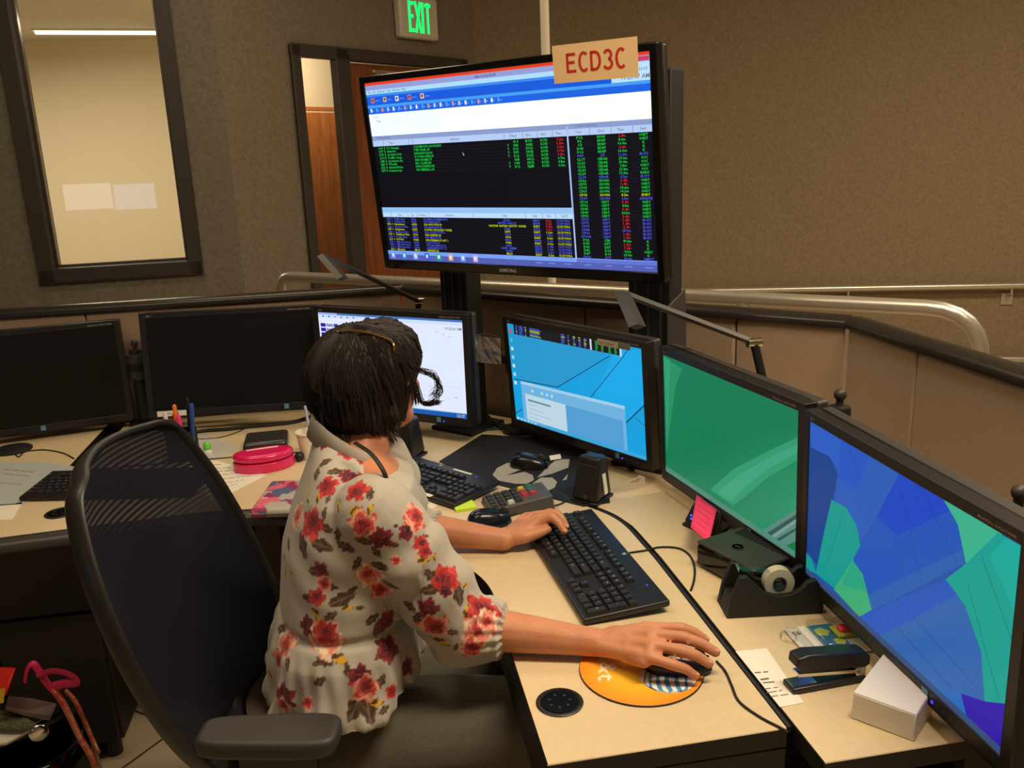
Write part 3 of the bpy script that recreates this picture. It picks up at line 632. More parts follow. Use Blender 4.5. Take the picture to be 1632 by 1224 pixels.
# ---- the large screen
TV = Mon((.377, 2.285, 1.517), -46.4, -5.4, .886, .494)
def draw_tv(s, m):
    LB = (150, 190, 250); Gn = (14, 215, 70); Rd = (225, 40, 45); Bl = (84, 96, 235); Ye = (205, 215, 40)
    s.rect(0, 0, 1, 1, (9, 11, 24), 0, .8)
    s.rect(0, 0, 1, .014, (235, 62, 30), 1); s.rect(0, .014, 1, .040, (150, 160, 215), 1); s.rect(.90, .018, .94, .036, (110, 120, 200), 2); s.rect(.95, .018, .995, .036, (205, 60, 90), 2)
    s.tx('Lake County Sheriff', .44, .019, .014, .075, (50, 50, 90), 3)
    s.rect(0, .040, 1, .062, (175, 222, 252), 1); s.tx('File   Edit   Dispatch   Units   Window   Help', .01, .044, .012, .16, (80, 110, 150), 3)
    s.rect(0, .062, .885, .120, (22, 92, 222), 1); s.rect(0, .062, .885, .075, (60, 140, 240), 2); s.rect(.885, .04, 1, .12, (190, 228, 250), 1)
    s.tx('10:23:07 AM', .915, .09, .020, .08, (95, 110, 150), 3); s.tx('08/05/2015', .93, .062, .014, .06, (110, 130, 165), 3)
    s.rect(0, .120, 1, .168, (28, 100, 228), 1); s.rect(0, .120, 1, .135, (70, 160, 245), 2)
    ic = [(230, 110, 80), (220, 190, 140), (240, 240, 250), (215, 120, 120), (250, 200, 130)]
    for i, c in enumerate(ic):
        u = .018 + i * .052; s.rect(u, .082, u + .014, .108, c, 3); s.rect(u + .003, .087, u + .010, .101, (90, 70, 90), 4); s.rect(u + .018, .095, u + .036, .100, (90, 150, 240), 3)
    for i in range(22):
        u = .01 + i * .024; s.rect(u, .138, u + .007, .158, [(235, 240, 250), (90, 160, 250), (235, 150, 110), (200, 215, 250)][i % 4], 3); s.rect(u + .009, .148, u + .015, .152, (110, 170, 245), 3)
    s.rect(0, .168, 1, .288, (224, 246, 255), 1, 1.25); s.rect(.3, .168, 1, .288, (240, 252, 255), 1.5, 1.4); s.tx('Command', .012, .180, .010, .03, (110, 140, 160), 3); s.tx('Page', .03, .2, .012, .02, (120, 140, 160), 3)
    s.rect(0, .288, 1, .313, (140, 158, 206), 2); s.rect(0, .313, 1, .345, (182, 206, 245), 2); s.tx('Pending Events', .02, .293, .010, .06, (80, 90, 140), 4); s.tx('Unit Status', .765, .293, .012, .07, (100, 110, 150), 4)
    for u in (.045, .155, .17, .525, .545, .59, .64, .69, .74, .81, .875, .94): s.rect(u, .313, u + .0012, .345, (90, 100, 130), 3)
    for u, tt, w in ((.08, 'Type', .02), (.34, 'Address', .035), (.56, 'Beat', .018), (.61, 'Zone', .018), (.66, 'Stat', .016), (.71, 'Time', .018), (.775, 'Unit', .018), (.845, 'Zone', .02), (.905, 'Time', .02), (.97, 'Stat', .018)): s.tx(tt, u, .322, .012, w, (90, 100, 120), 4, center=True)
    s.rect(.737, .300, .742, .965, (170, 195, 240), 5)
    P = .0178
    ty = ['911 Hangup', 'Alarm', 'Accident Unk', 'Traffic Stop', 'Accident Inj', 'Theft', 'Animal Noise', 'Suspicious']
    ad = ['5 COLUMBUS DR & CROWN BLVD', '7 FIR 92ND AV', 'INDIANAPOLIS LN', '511 SUNFLOWER LN', '5450 HOLMES ST', '8411 CLARK RD', '14705 JUNIPER DR', '9601 MERRILL LN']
    for r in range(8):
        v = .349 + r * P; s.rect(0, v + .0162, .737, v + .0168, (40, 44, 66), 1.5)
        s.tx('%03d' % (100 + 37 * r % 800), .022, v + .002, .0125, .018, Gn, 4); s.rect(.046, v + .002, .049, v + .014, Gn, 4); s.tx(ty[r], .056, v + .002, .0125, .02 + .0035 * len(ty[r]), Gn, 4)
        s.tx(ad[r], .172, v + .002, .0125, .0036 * len(ad[r]) + .02, Gn, 4)
        if r not in (0, 5): s.tx('Y', .533, v + .002, .0125, .006, Gn, 4)
        s.tx(['01', 'GAB', 'D15', 'DP5', 'D12', 'GAB', '143', 'D12'][r], .563, v + .002, .0125, .018, Gn, 4, center=True)
        s.tx(['BTP', 'GAB2', 'DP1A', 'DP5B', 'S25', 'GAC2', 'S45TA', 'SJB'][r], .61, v + .002, .0125, .024, Gn, 4, center=True)
        s.tx('RCVD', .661, v + .002, .0125, .024, Gn, 4, center=True)
        s.tx(['7.2m', '1.0m', '3.5m', '11.0m', '9.4m', '6.7m', '4.8m', '0.9m'][r], .714, v + .002, .0125, .022, Rd if r < 5 else Gn, 4, center=True)
    un = ['P12', 'P6', 'C3', 'D08', 'P10', 'P47', 'CL17', 'CL20', 'CL22', 'CL41', 'CL29', 'CL29', 'CP66', 'CP79', 'CP73', 'CP57', 'CP05', 'CP09', 'CP10', 'CP52', 'CP40', 'CP49', 'CP50', 'CP59', 'CP72', 'CP79', 'CP84', 'CP90', 'CP904', 'P32', 'D05', 'D46', 'D82', 'D87', 'SH26', 'SH40']
    zn = ['BDRP'] * 5 + ['CE'] + ['CEDAR'] * 6 + ['CROWN'] * 6 + ['CRPT'] * 11 + ['CER', 'DFT', 'DET', 'D18', 'D19', 'DPT', 'GRF']
    st = ['ONDT', 'ONDT', 'K', 'K', 'K', 'BUSY', 'OOC', 'OOC', 'ONDT', 'OOC', 'RSRV', 'BUSY', 'ONDT', 'ONDT', 'ONDT', 'ONDT', 'ENRT', 'ARRIVE', 'ONDT', 'ONDT', 'ONDT', 'ONDT', 'ONDT', 'BUSY', 'BUSY', 'BUSY', 'BUSY', 'BUSY', 'BUSY', 'K', 'K', 'K', 'ONDT', 'K', 'CMPLT', 'ENRT']
    tm = ['2.8h', '8.6m', '16.0m', '2.6h', '16.6m', '11.6m', '27.6m', '20.4m', '9.8m', '27.8m', '13.3m', '5.2m', '1.4h', '1.4h', '14.6m', '14.3m', '8.3m', '0.5m', '5.6h', '4.8m', '5.4h', '24.5m', '5.4h', '1.4h', '1.3h', '2.3h', '18.9m', '1.0h', '1.2h', '49.4m', '1.5h', '1.6h', '4.3m', '29.0m', '29.4m', '7.8m']
    for r in range(36):
        v = .347 + r * .01715; c = Gn
        if r in (5, 11, 17, 34) or 23 <= r <= 28: c = Bl
        if r in (16, 35): c = Ye
        tc = Rd if r in (0, 3, 12, 13, 18, 20, 22, 23, 24, 25, 27, 28, 30, 31) else c
        s.rect(.742, v + .0155, 1, v + .0160, (38, 44, 62), 1.5)
        s.tx(un[r], .777, v + .002, .0122, .0065 * len(un[r]), c, 4, center=True); s.tx(zn[r], .845, v + .002, .0122, .0063 * len(zn[r]), c, 4, center=True)
        s.tx(tm[r], .907, v + .002, .0122, .005 * len(tm[r]), tc, 4, center=True); s.tx(st[r], .970, v + .002, .0122, .0064 * len(st[r]), c, 4, center=True)
    s.rect(0, .692, .737, .722, (150, 195, 245), 2); s.rect(0, .722, .742, .748, (188, 222, 250), 2)
    for u in (.035, .11, .15, .20, .38, .575, .635, .68): s.rect(u, .722, u + .0012, .748, (90, 100, 130), 3)
    for u, tt, w in ((.075, 'Type', .02), (.13, 'Unit', .014), (.175, 'Primary', .03), (.285, 'Address', .03), (.5, 'Units', .02), (.61, 'Stat', .014), (.657, 'Time', .016), (.71, 'Call ID', .024)): s.tx(tt, u, .728, .012, w, (90, 110, 140), 4, center=True)
    ty = ['Traffic Stop', 'Traffic Stop', 'Disturbance', 'Abandoned Vehic', 'Assignment', 'Suspicious Per', 'Theft/Less Than', 'Traffic Stop', 'FOOT/ON', 'EMS Sick Person', 'EMS Sick Person', 'EMS Chest Pain', 'Medical']
    ad = ['COLUMBIA & HOMERIDGE PL', '7500 HARRISON ST', '2500 40TH 97TH AV', '3700 RIDGE AND BL', '12 WHITE OAK ISLAND TURNER', '8100 COURT ST RTE 3', '5400 SLEEPER LN', '3700 MISSION AV', '8700 KEILMAN ST APT 1', 'POSEY 97TH ST', '4TH AND REEDS ST LL', '2 NEAR MAPLE ST 112', '2 MARKED LN']
    units = ['2X51A', 'GAY5F1 GAY215', 'GAY5N8 GAY289 GAYST1 GA982', '2XE5', '2AF5', 'CP64', 'CP60', 'MP5A', '908S', 'DARG', 'SAAF1 CARMV', 'SAAF1', 'ML33']
    tms = ['92.2m', '2.2h', '1.2h', '5.0m', '1.2m', '0.5m', '0.2m', '5.2m', '0.9m', '1.0h', '1.0h', '2.5m', '0.5m']
    for r in range(13):
        v = .752 + r * .0149; c = Ye if r in (2, 4, 6, 8, 12) else Bl
        s.rect(0, v + .0135, .737, v + .0140, (36, 40, 60), 1.5)
        s.tx('%03d' % ((211 * r + 431) % 900), .014, v + .001, .0115, .016, c, 4); s.rect(.036, v + .003, .0385, v + .010, c, 4); s.tx(ty[r], .046, v + .001, .0115, .0036 * len(ty[r]) + .006, c, 4)
        s.tx(units[r][:5], .133, v + .001, .0115, .022, c, 4, center=True); s.tx(ad[r], .175, v + .001, .0115, .0044 * len(ad[r]), c, 4)
        s.tx(units[r], .505, v + .001, .0115, .0053 * len(units[r]), c, 4, center=True); s.tx('ENRT' if c == Ye else 'ARRVD', .612, v + .001, .0115, .022 if c == Ye else .026, c, 4, center=True)
        s.tx(tms[r], .655, v + .001, .0115, .020, Rd if r < 4 else c, 4, center=True); s.tx('15CP%05d' % (17400 + r * 3), .705, v + .001, .0115, .044, c, 4, center=True)
    s.rect(0, .946, 1, .972, (120, 160, 245), 5); s.rect(0, .968, 1, 1, (84, 96, 180), 5.5); s.rect(.74, .95, 1, 1, (96, 118, 215), 5.4)
    for i, c in enumerate([(110, 160, 240), (50, 150, 230), (150, 190, 245), (40, 90, 220), (30, 180, 130), (225, 170, 110), (110, 180, 250), (210, 180, 220)]):
        s.rect(.012 + i * .05, .955, .030 + i * .05, .992, c, 6)
        s.rect(.017 + i * .05, .963, .025 + i * .05, .982, (230, 235, 250), 6.4)
    for u in (.61, .655, .71, .777, .845, .907, .97): s.rect(u - .012, .978, u + .012, .982, (130, 150, 230), 6)
    s.pg([(.365, .395), (.372, .415), (.368, .414), (.369, .424)], (190, 190, 210), 6)
tv = thing('large_wall_screen', 'large wide television showing dispatch lists in green, blue and yellow', 'television'); tv.matrix_world = TV.M
w, h, b = TV.w, TV.h, .017
g = G()
for (x0, x1, z0, z1) in ((-w / 2 - b, -w / 2, -h / 2 - .024, h / 2 + b), (w / 2, w / 2 + b, -h / 2 - .024, h / 2 + b), (-w / 2, w / 2, h / 2, h / 2 + b), (-w / 2, w / 2, -h / 2 - .024, -h / 2)): g.box(((x0 + x1) / 2, .008, (z0 + z1) / 2), (x1 - x0, .03, z1 - z0))
g.build('bezel', GLOSS, tv, bevel=.002)
g = G(); g.box((0, .038, -.003), (w + 2 * b, .03, h + b + .024)); g.box((0, .06, -.02), (w * .8, .02, h * .75)); g.build('rear_shell', BLK, tv, bevel=.008)
s = Scr(w, h); draw_tv(s, TV); bx = G().box((0, .006, 0), (w, .012, h)); s.add(bx.v, bx.f, 0); s.build('screen', s.mats, tv, merge=False)
g = G().text('SAMSUNG', TR(-.03, -.0076, -h / 2 - .018) @ RX(pi / 2), .0135, 0, width=.055); g.build('lettering', mat('silver_print', (190, 188, 185), .4), tv)
# card taped on its top edge
px, py, pz = TV.Mi @ atpl(950, 97, TV.c, TV.n)
cd = thing('name_card', 'cream paper card with red letters ECD3C taped to the large screen', 'sign'); cd.matrix_world = TV.M @ TR(px, -.0085, pz) @ RY(rad(0.5))
cdw = .224; cdh = .084
G().box((0, 0, 0), (cdw, .0008, cdh)).build('card', mat('cream_card', (250, 214, 160), .85), cd)
g = G()
for k_, ch_ in enumerate('ECD3C'): strokes(g, glyph(ch_, -.072 + k_ * .0325, .0235, .043), .0068, TR(0, -.0007, -.021))
g.build('letters', mat('red_print', (205, 50, 38), .8), cd)

# ---- stand behind the large screen: two tall posts
uT = Vector((math.cos(TV.yaw), math.sin(TV.yaw), 0)); nT = Vector((-math.sin(TV.yaw), math.cos(TV.yaw), 0))
def post(px, w_, label, top, plate=True):
    q = atpl(px, 470, TV.c + nT * .13, nT); t = thing('screen_post', label, 'post', (q.x, q.y, DZ + .0), TV.yaw)
    G().box((0, 0, .006), (w_ + .06, .16, .012)).build('base_plate', BLK2, t, bevel=.002)
    G().box((0, 0, (top - DZ) / 2), (w_, .07, top - DZ)).build('column', BLK2, t, bevel=.003)
    g = G()
    for k in (-.3, 0, .3): g.box((k * w_, -.0365, (top - DZ) / 2), (.006, .004, top - DZ - .02))
    g.build('slot_strip', DKG, t)
    return t, q
pl, ql = post(735, .10, 'left tall black post holding up the large screen', 1.60)
pr, qr = post(1044, .115, 'right tall black post holding up the large screen', 1.735)
g = G(); g.prism([(-.05, .20), (.06, .20), (.045, .46), (-.05, .43)], .057, .063, 0, RX(0) @ Matrix(((0, 0, 1, 0), (1, 0, 0, 0), (0, 1, 0, 0), (0, 0, 0, 1)))); g.build('side_bracket', DKG, pr, bevel=.002)
for q, t in ((ql, pl), (qr, pr)):
    G().box((0, -.052, 1.50 - DZ), (.06, .045, .30)).build('mount_arm', BLK2, t, bevel=.002)
t = thing('cross_beam', 'black bar joining the two tall posts behind the large screen', 'beam', ((ql + qr) / 2).to_tuple()[:2] + (1.42,), TV.yaw)
L = (qr - ql).length; G().box((0, -.04 + .0, 0), (L - .1, .03, .07)).build('bar', BLK2, t, bevel=.002)

# ---- monitor arms
def arm_post(px, py, Y, label, mons, top_ball=True, x=None, ztop=None):
    p = aty(px, py, Y) if x is None else Vector((x, Y, ztop)); ztop = p.z
    t = thing('pole_mount', label, 'monitor mount', (p.x, p.y, DZ))
    H = ztop - DZ
    G().lathe([(.05, 0), (.05, .012), (.03, .02), (0, .02)], n=28).build('base', BLK, t, smooth=True)
    G().lathe([(.0205, .01), (.0205, H - .045), (.019, H - .04), (.006, H - .038), (0, H - .038)], n=24).build('pole', BLK2, t, smooth=True)
    g = G(); g.ell((0, 0, H - .018), (.0115, .0115, .0115)); g.lathe([(.007, H - .04), (.007, H - .022)], n=16); g.build('top_knob', DKG, t, smooth=True)
    for m in mons:
        c = m.M @ Vector((0, .09, 0)); e = m.M @ Vector((0, .13, 0)); zz = c.z - DZ
        a = Vector((0, 0, zz)); q = Vector((e.x - p.x, e.y - p.y, zz)); mid = (a + q) / 2 + Vector((0, 0, .012))
        c0 = Vector((c.x - p.x, c.y - p.y, zz))
        G().tube(smooth_path([a, mid, q], 5), .017, n=12, flat=1.2).build('arm', BLK, t, smooth=True)
        G().tube([c0, q], .019, n=12).build('tilt_head', DKG, t, smooth=True)
        G().lathe([(.029, -.03), (.031, -.025), (.031, .025), (.029, .03)], n=20, T=TR(0, 0, zz)).build('collar', DKG, t, smooth=True)
    return t, p
arm_post(213, 538, 2.90, 'black monitor arm pole between the two dark monitors', [M1, M2])
t, p = arm_post(1340, 614, 1.42, 'black monitor arm pole with round knob behind the green and blue monitors', [M5, M6])
arm_post(0, 0, 2.47, 'monitor arm pole hidden behind the white and cyan monitors', [M3, M4], x=.43, ztop=1.04)
arm_post(1627, 766, 1.02, 'black pole at the right edge of view behind the blue monitor', [])

# ---- task lamps
def lamp(tip, elbow, headend, foot, label):
    t = thing('desk_lamp', label, 'desk lamp', (foot.x, foot.y, DZ))
    o = Vector((foot.x, foot.y, DZ)); f = lambda p: Vector(p) - o
    G().lathe([(.045, 0), (.045, .01), (.02, .016), (0, .016)], n=24).build('base', BLK, t, smooth=True)
    G().tube([(0, 0, .01), f(elbow)], .010, n=10).build('lower_arm', BLK, t, smooth=True)
    G().tube([f(elbow), f(tip)], .0095, n=4, flat=.8).build('upper_arm', DKG, t)
    G().tube([f(tip), f(headend)], .017, n=4, flat=.35).build('lamp_head', DKG, t)
    e = f(elbow); G().tube([e - Vector((.016, 0, 0)), e + Vector((.016, 0, 0))], .011, n=12).build('joint', CHRM, t, smooth=True)
tp = aty(514, 407, 2.45); lamp(tp, aty(668, 480, 2.80), aty(546, 444, 2.35), Vector((.10, 2.83, DZ)), 'black folding desk lamp with long arm above the white monitor')
tp = aty(992, 467, 1.80); el = aty(1202, 546, 1.78); lamp(tp, el, aty(1016, 521, 1.60), Vector((.915, 1.70, DZ)), 'black folding desk lamp with long arm above the green monitor')

# ================================================================ PERSON
def remesh(g, name, voxel, smooth_it=8, factor=.5, keep=None):
    """fuse overlapping closed shapes into one skin and relax it; returns a mesh"""
    me = bpy.data.meshes.new(name); me.from_pydata([tuple(p) for p in g.v], [], g.f); bm = bmesh.new(); bm.from_mesh(me); bmesh.ops.recalc_face_normals(bm, faces=bm.faces); bm.to_mesh(me); bm.free()
    o = bpy.data.objects.new('tmp_skin', me); COL.objects.link(o)
    r = o.modifiers.new('r', 'REMESH'); r.mode = 'VOXEL'; r.voxel_size = voxel; r.use_smooth_shade = True
    s = o.modifiers.new('s', 'SMOOTH'); s.factor = factor; s.iterations = smooth_it
    dg = bpy.context.evaluated_depsgraph_get(); ev = o.evaluated_get(dg); out = bpy.data.meshes.new_from_object(ev, depsgraph=dg)
    bpy.data.objects.remove(o); bpy.data.meshes.remove(me); out.name = name
    return out
def cap(g, a, b, ra, rb, n=14, k=4):
    """tapered capsule"""
    a, b = Vector(a), Vector(b); d = (b - a); L = d.length; t = d.normalized() if L > 1e-6 else Vector((0, 0, 1))
    pts, rs = [], []
    for i in range(k + 1): w = pi / 2 * (1 - i / k); pts.append(a - t * ra * math.sin(w)); rs.append(max(ra * math.cos(w), ra * .03))
    for i in range(k + 1): w = pi / 2 * i / k; pts.append(b + t * rb * math.sin(w)); rs.append(max(rb * math.cos(w), rb * .03))
    g.tube(pts, rs, n=n)
def chain(g, P, R, n=14):
    for i in range(len(P) - 1): cap(g, P[i], P[i + 1], R[i], R[i + 1], n)
def blend(me, name, m, parent, flat=False):
    for p in me.polygons: p.use_smooth = True
    me.materials.clear(); me.materials.append(m)
    for p in me.polygons: p.material_index = 0
    o = bpy.data.objects.new(name, me); COL.objects.link(o); o.parent = parent; return o
def coords(me):
    a = np.empty(len(me.vertices) * 3); me.vertices.foreach_get('co', a); return a.reshape(-1, 3)
def normals(me):
    a = np.empty(len(me.vertices) * 3); me.vertices.foreach_get('normal', a); return a.reshape(-1, 3)
def setco(me, a): me.vertices.foreach_set('co', a.ravel()); me.update()
SKIN = mat('warm_skin', (206, 142, 104), 0.52, noise=(26, (196, 128, 92), 4), bump=(260, .12)); SKIN.node_tree.nodes['Principled BSDF'].inputs['Subsurface Weight'].default_value = .12
SKIN.node_tree.nodes['Principled BSDF'].inputs['Subsurface Radius'].default_value = (.01, .004, .002)
person = thing('person', 'seated woman in rose-printed blouse and grey trousers, short dark hair, typing, seen from behind', 'person')
HC = Vector((0.004, 1.545, 1.170)); PHI = rad(52)
H = TR(*HC) @ RZ(PHI) @ RY(rad(-6))
def h(x, y, z): return H @ Vector((x, y, z))
b = G()
b.ell((-.012, 0, .012), (.090, .073, .090), T=None) if False else None
def hell(g, c, r, n=24, m=16):
    T = H @ TR(*c); g.T = T; g.ell((0, 0, 0), r, 0, n, m); g.T = Matrix()
hell(b, (-.012, 0, .014), (.090, .073, .088)); hell(b, (.028, 0, -.028), (.058, .058, .076))
cap(b, h(.02, .03, -.07), h(.058, .004, -.088), .026, .02); cap(b, h(.02, -.03, -.07), h(.058, -.004, -.088), .026, .02); cap(b, h(.0, .048, -.045), h(.03, .035, -.072), .022, .022); cap(b, h(.0, -.048, -.045), h(.03, -.035, -.072), .022, .022)
cap(b, h(.084, 0, .005), h(.100, 0, -.028), .007, .010, 10); cap(b, h(.090, .009, -.032), h(.090, -.009, -.032), .007, .007, 8)
for sy in (-1, 1):
    cap(b, h(.078, sy * .018, .022), h(.070, sy * .045, .020), .010, .009, 8); hell(b, (.058, sy * .035, -.028), (.024, .022, .02))
    T0 = H @ TR(-.002, sy * .072, -.018) @ RX(rad(sy * -12)); b.T = T0
    b.tube([(.012 * math.cos(a) * (1.0 if math.sin(a) > 0 else .8), sy * .006 + sy * .003 * math.cos(a), .028 * math.sin(a)) for a in [k * 2 * pi / 16 for k in range(17)]], .0052, n=8); b.ell((0, 0, 0), (.011, .005, .026), 0, 14, 8); b.T = Matrix()
cap(b, h(.082, .016, -.056), h(.082, -.016, -.056), .007, .007, 8); cap(b, h(.080, .013, -.064), h(.080, -.013, -.064), .008, .008, 8)
NB = Vector((-.028, 1.475, 1.045))
chain(b, [h(-.025, 0, -.05), NB, NB - Vector((0.0, 0, .05))], [.050, .054, .06])
# trunk, kept inside the clothes
for c, r in (((-.025, 1.465, 1.0), (.075, .13, .07)), ((-.045, 1.46, .90), (.088, .125, .12)), ((-.07, 1.45, .76), (.088, .12, .12)), ((-.09, 1.45, .63), (.10, .155, .10))): b.ell(c, r, 0, 20, 12)
SR, ER, WR_ = Vector((.0, 1.325, 1.005)), Vector((.118, 1.315, .792)), Vector((.330, 1.233, .778))
SL, EL, WL_ = Vector((.01, 1.60, 1.005)), Vector((.045, 1.735, .800)), Vector((.250, 1.668, .775))
cap(b, (-.02, 1.40, 1.01), SR, .05, .046); cap(b, (-.02, 1.54, 1.01), SL, .05, .046)
chain(b, [SR, ER], [.045, .037]); chain(b, [SL, EL], [.045, .037])
def forearm(E_, W_):
    P = [E_, E_.lerp(W_, .25), E_.lerp(W_, .55), E_.lerp(W_, .85), W_]; chain(b, P, [.037, .036, .031, .025, .0235])
forearm(ER, WR_); forearm(EL, WL_)
nails = []
def hand(W_, fingers, thumb, palm_r=.0125, flip=1):
    kn = [Vector(f[0]) for f in fingers]
    for i, k in enumerate(kn):
        off = Vector((0, (1.5 - i) * .006 * flip, -.002)); cap(b, W_ + off, k, .0165, .0115 - .0008 * i, 12)
        cap(b, (W_ + off).lerp(k, .55) - Vector((0, 0, .006)), k - Vector((.008, 0, .008)), .012, .009, 10)
    for i in range(3):
        cap(b, kn[i], kn[i + 1], .0098, .0092, 10); cap(b, W_.lerp(kn[i], .6), W_.lerp(kn[i + 1], .6), .013, .012, 10)
    for f, r in zip(fingers, (.0100, .0102, .0097, .0088)):
        P = [Vector(p) for p in f]; m = P[1].lerp(P[2], .5) + Vector((.002, 0, .0025)); chain(b, [P[0], P[0].lerp(P[1], .5), P[1], m, P[2]], [r * 1.12, r * .98, r * 1.03, r * .92, r * .80], 12)
        d = (P[2] - m).normalized(); nails.append((P[2] + d * .000, d, r))
    T_ = [Vector(p) for p in thumb]; chain(b, [W_.lerp(T_[0], .4), T_[0], T_[1], T_[2]], [.0155, .0135, .0108, .0088], 12); d = (T_[2] - T_[1]).normalized(); nails.append((T_[2], d, .010))
hand(WR_, [[(.409, 1.207, .808), (.458, 1.190, .810), (.495, 1.180, .790)], [(.405, 1.184, .811), (.451, 1.160, .812), (.497, 1.142, .790)],
           [(.399, 1.162, .806), (.440, 1.139, .803), (.479, 1.124, .784)], [(.390, 1.143, .796), (.422, 1.126, .789), (.455, 1.118, .770)]],
     [(.365, 1.245, .783), (.405, 1.243, .777), (.436, 1.226, .772)])
hand(WL_, [[(.326, 1.676, .801), (.354, 1.667, .815), (.374, 1.641, .791)], [(.331, 1.699, .803), (.369, 1.692, .811), (.384, 1.669, .789)],
           [(.325, 1.723, .797), (.364, 1.720, .802), (.384, 1.700, .785)], [(.311, 1.743, .789), (.345, 1.744, .791), (.365, 1.733, .780)]],
     [(.292, 1.652, .783), (.322, 1.654, .787), (.343, 1.659, .791)], flip=-1)
legs = [([(-.09, 1.36, .57), (.33, 1.31, .575), (.37, 1.30, .12)], 1), ([(-.09, 1.54, .57), (.33, 1.60, .575), (.37, 1.62, .12)], 1)]
for P, _ in legs: chain(b, P, [.075, .05, .035], 16)
BODY = remesh(b, 'body', .0030, 5, .5)
body = blend(BODY, 'body', SKIN, person)
g = G()
for p, d, r in nails:
    up = Vector((0, 0, 1)); up = (up - d * up.dot(d)).normalized(); sd_ = d.cross(up)
    T = Matrix(((d.x, sd_.x, up.x, 0), (d.y, sd_.y, up.y, 0), (d.z, sd_.z, up.z, 0), (0, 0, 0, 1)))
    n_ = G(); n_.ell((0, 0, 0), (r * .60, r * .52, r * .16), 0, 12, 6, T=TR(0, 0, 0)); n_.v = [Matrix.Translation(p - d * .0005 + up * r * .58) @ (T @ v) for v in n_.v]
    n_.build('nail', mat('nail', (222, 158, 126), .35), body, smooth=True)
for sy in (-1, 1):
    g = G(); g.T = H @ TR(.070, sy * .030, .002); g.ell((0, 0, 0), (.012, .013, .010), 0, 16, 10); g.T = H @ TR(.0815, sy * .0305, .002); g.ell((0, 0, 0), (.0015, .005, .005), 1, 12, 6)
    g.build('eye', [mat('eye_white', (235, 228, 220), .2), mat('iris', (40, 26, 20), .2)], body, smooth=True)
# ---- trousers and shoes
t_ = G()
for c, r in (((-.095, 1.45, .60), (.125, .185, .105)),): t_.ell(c, r, 0, 24, 14)
for P, _ in legs: chain(t_, [Vector(P[0]) + Vector((-.02, 0, .008)), Vector(P[0]).lerp(Vector(P[1]), .5) + Vector((0, 0, .006)), P[1], Vector(P[1]).lerp(Vector(P[2]), .5), P[2]], [.103, .092, .075, .062, .055], 20)
TM = remesh(t_, 'trousers', .007, 6); a = coords(TM); nn = normals(TM)
f = .003 * np.sin(a[:, 0] * 25 + 9 * a[:, 1]) * np.sin(a[:, 1] * 22 + 4); setco(TM, a + nn * f[:, None])
blend(TM, 'trousers', mat('dark_grey_trouser_cloth', (104, 100, 88), .95, noise=(500, (88, 84, 74), 3), bump=(500, .3)), person)
for P, _ in legs:
    g = G(); q = Vector(P[2]); cap(g, (q.x - .03, q.y, .045), (q.x + .14, q.y, .032), .042, .032, 16); me = remesh(g, 'shoe', .006, 3); blend(me, 'shoe', BLK, person)

# ---- blouse
def ring_loft(g, rings, n=40):
    vs = []; fs = []
    for z, cx, rx, cy, ry, tx in rings:
        for k in range(n):
            w = 2 * pi * k / n; ex = .88
            c_, s_ = math.cos(w), math.sin(w); x = cx + rx * math.copysign(abs(c_) ** ex, c_); y = cy + ry * math.copysign(abs(s_) ** ex, s_)
            vs.append((x, y, z + tx * c_))
    for i in range(len(rings) - 1):
        for k in range(n): fs.append((i * n + k, i * n + (k + 1) % n, (i + 1) * n + (k + 1) % n, (i + 1) * n + k))
    fs += [tuple(range(n))[::-1], tuple(range((len(rings) - 1) * n, len(rings) * n))]; g.add(vs, fs)
bl = G()
ring_loft(bl, [(.664, -.084, .138, 1.445, .212, .038), (.685, -.084, .136, 1.445, .208, .03), (.72, -.082, .131, 1.445, .20, .012), (.765, -.078, .126, 1.445, .192, 0), (.805, -.072, .115, 1.45, .176, 0), (.86, -.062, .118, 1.455, .174, 0),
               (.92, -.050, .122, 1.46, .175, 0), (.975, -.040, .113, 1.465, .176, 0), (1.02, -.034, .098, 1.467, .168, 0), (1.050, -.040, .074, 1.47, .130, -.012), (1.072, -.048, .054, 1.472, .078, -.026), (1.088, -.052, .044, 1.474, .056, -.032)])
def sleeve(S, E, W, cuff_t, rs, cuff_r):
    C = E.lerp(W, cuff_t); cap(bl, S + Vector((-.01, 0, .0)), S.lerp(E, .3), rs[0], rs[1], 22); cap(bl, S.lerp(E, .3), S.lerp(E, .7), rs[1], rs[2], 22); cap(bl, S.lerp(E, .7), E + (W - E).normalized() * .0 - Vector((0, 0, .006)), rs[2], rs[3], 22)
    d = (W - E).normalized(); cap(bl, E - Vector((0, 0, .008)), C - d * .03, rs[3], rs[3] * .92, 22); bl.tube([C - d * .04, C - d * .012, C - d * .006, C + d * .010], [rs[3] * .9, cuff_r * 1.22, cuff_r * 1.02, cuff_r * 1.12], n=26)
    return C, d
CR, dRr = sleeve(SR, ER, WR_, .27, (.066, .066, .067, .062), .043)
CL, dLl = sleeve(SL, EL, WL_, .30, (.062, .062, .062, .055), .040)
BM = remesh(bl, 'blouse', .0028, 12, .5)
a = coords(BM); nn = normals(BM)
def sst(x, e0, e1): t = np.clip((x - e0) / (e1 - e0), 0, 1); return t * t * (3 - 2 * t)
X, Y, Z = a[:, 0], a[:, 1], a[:, 2]
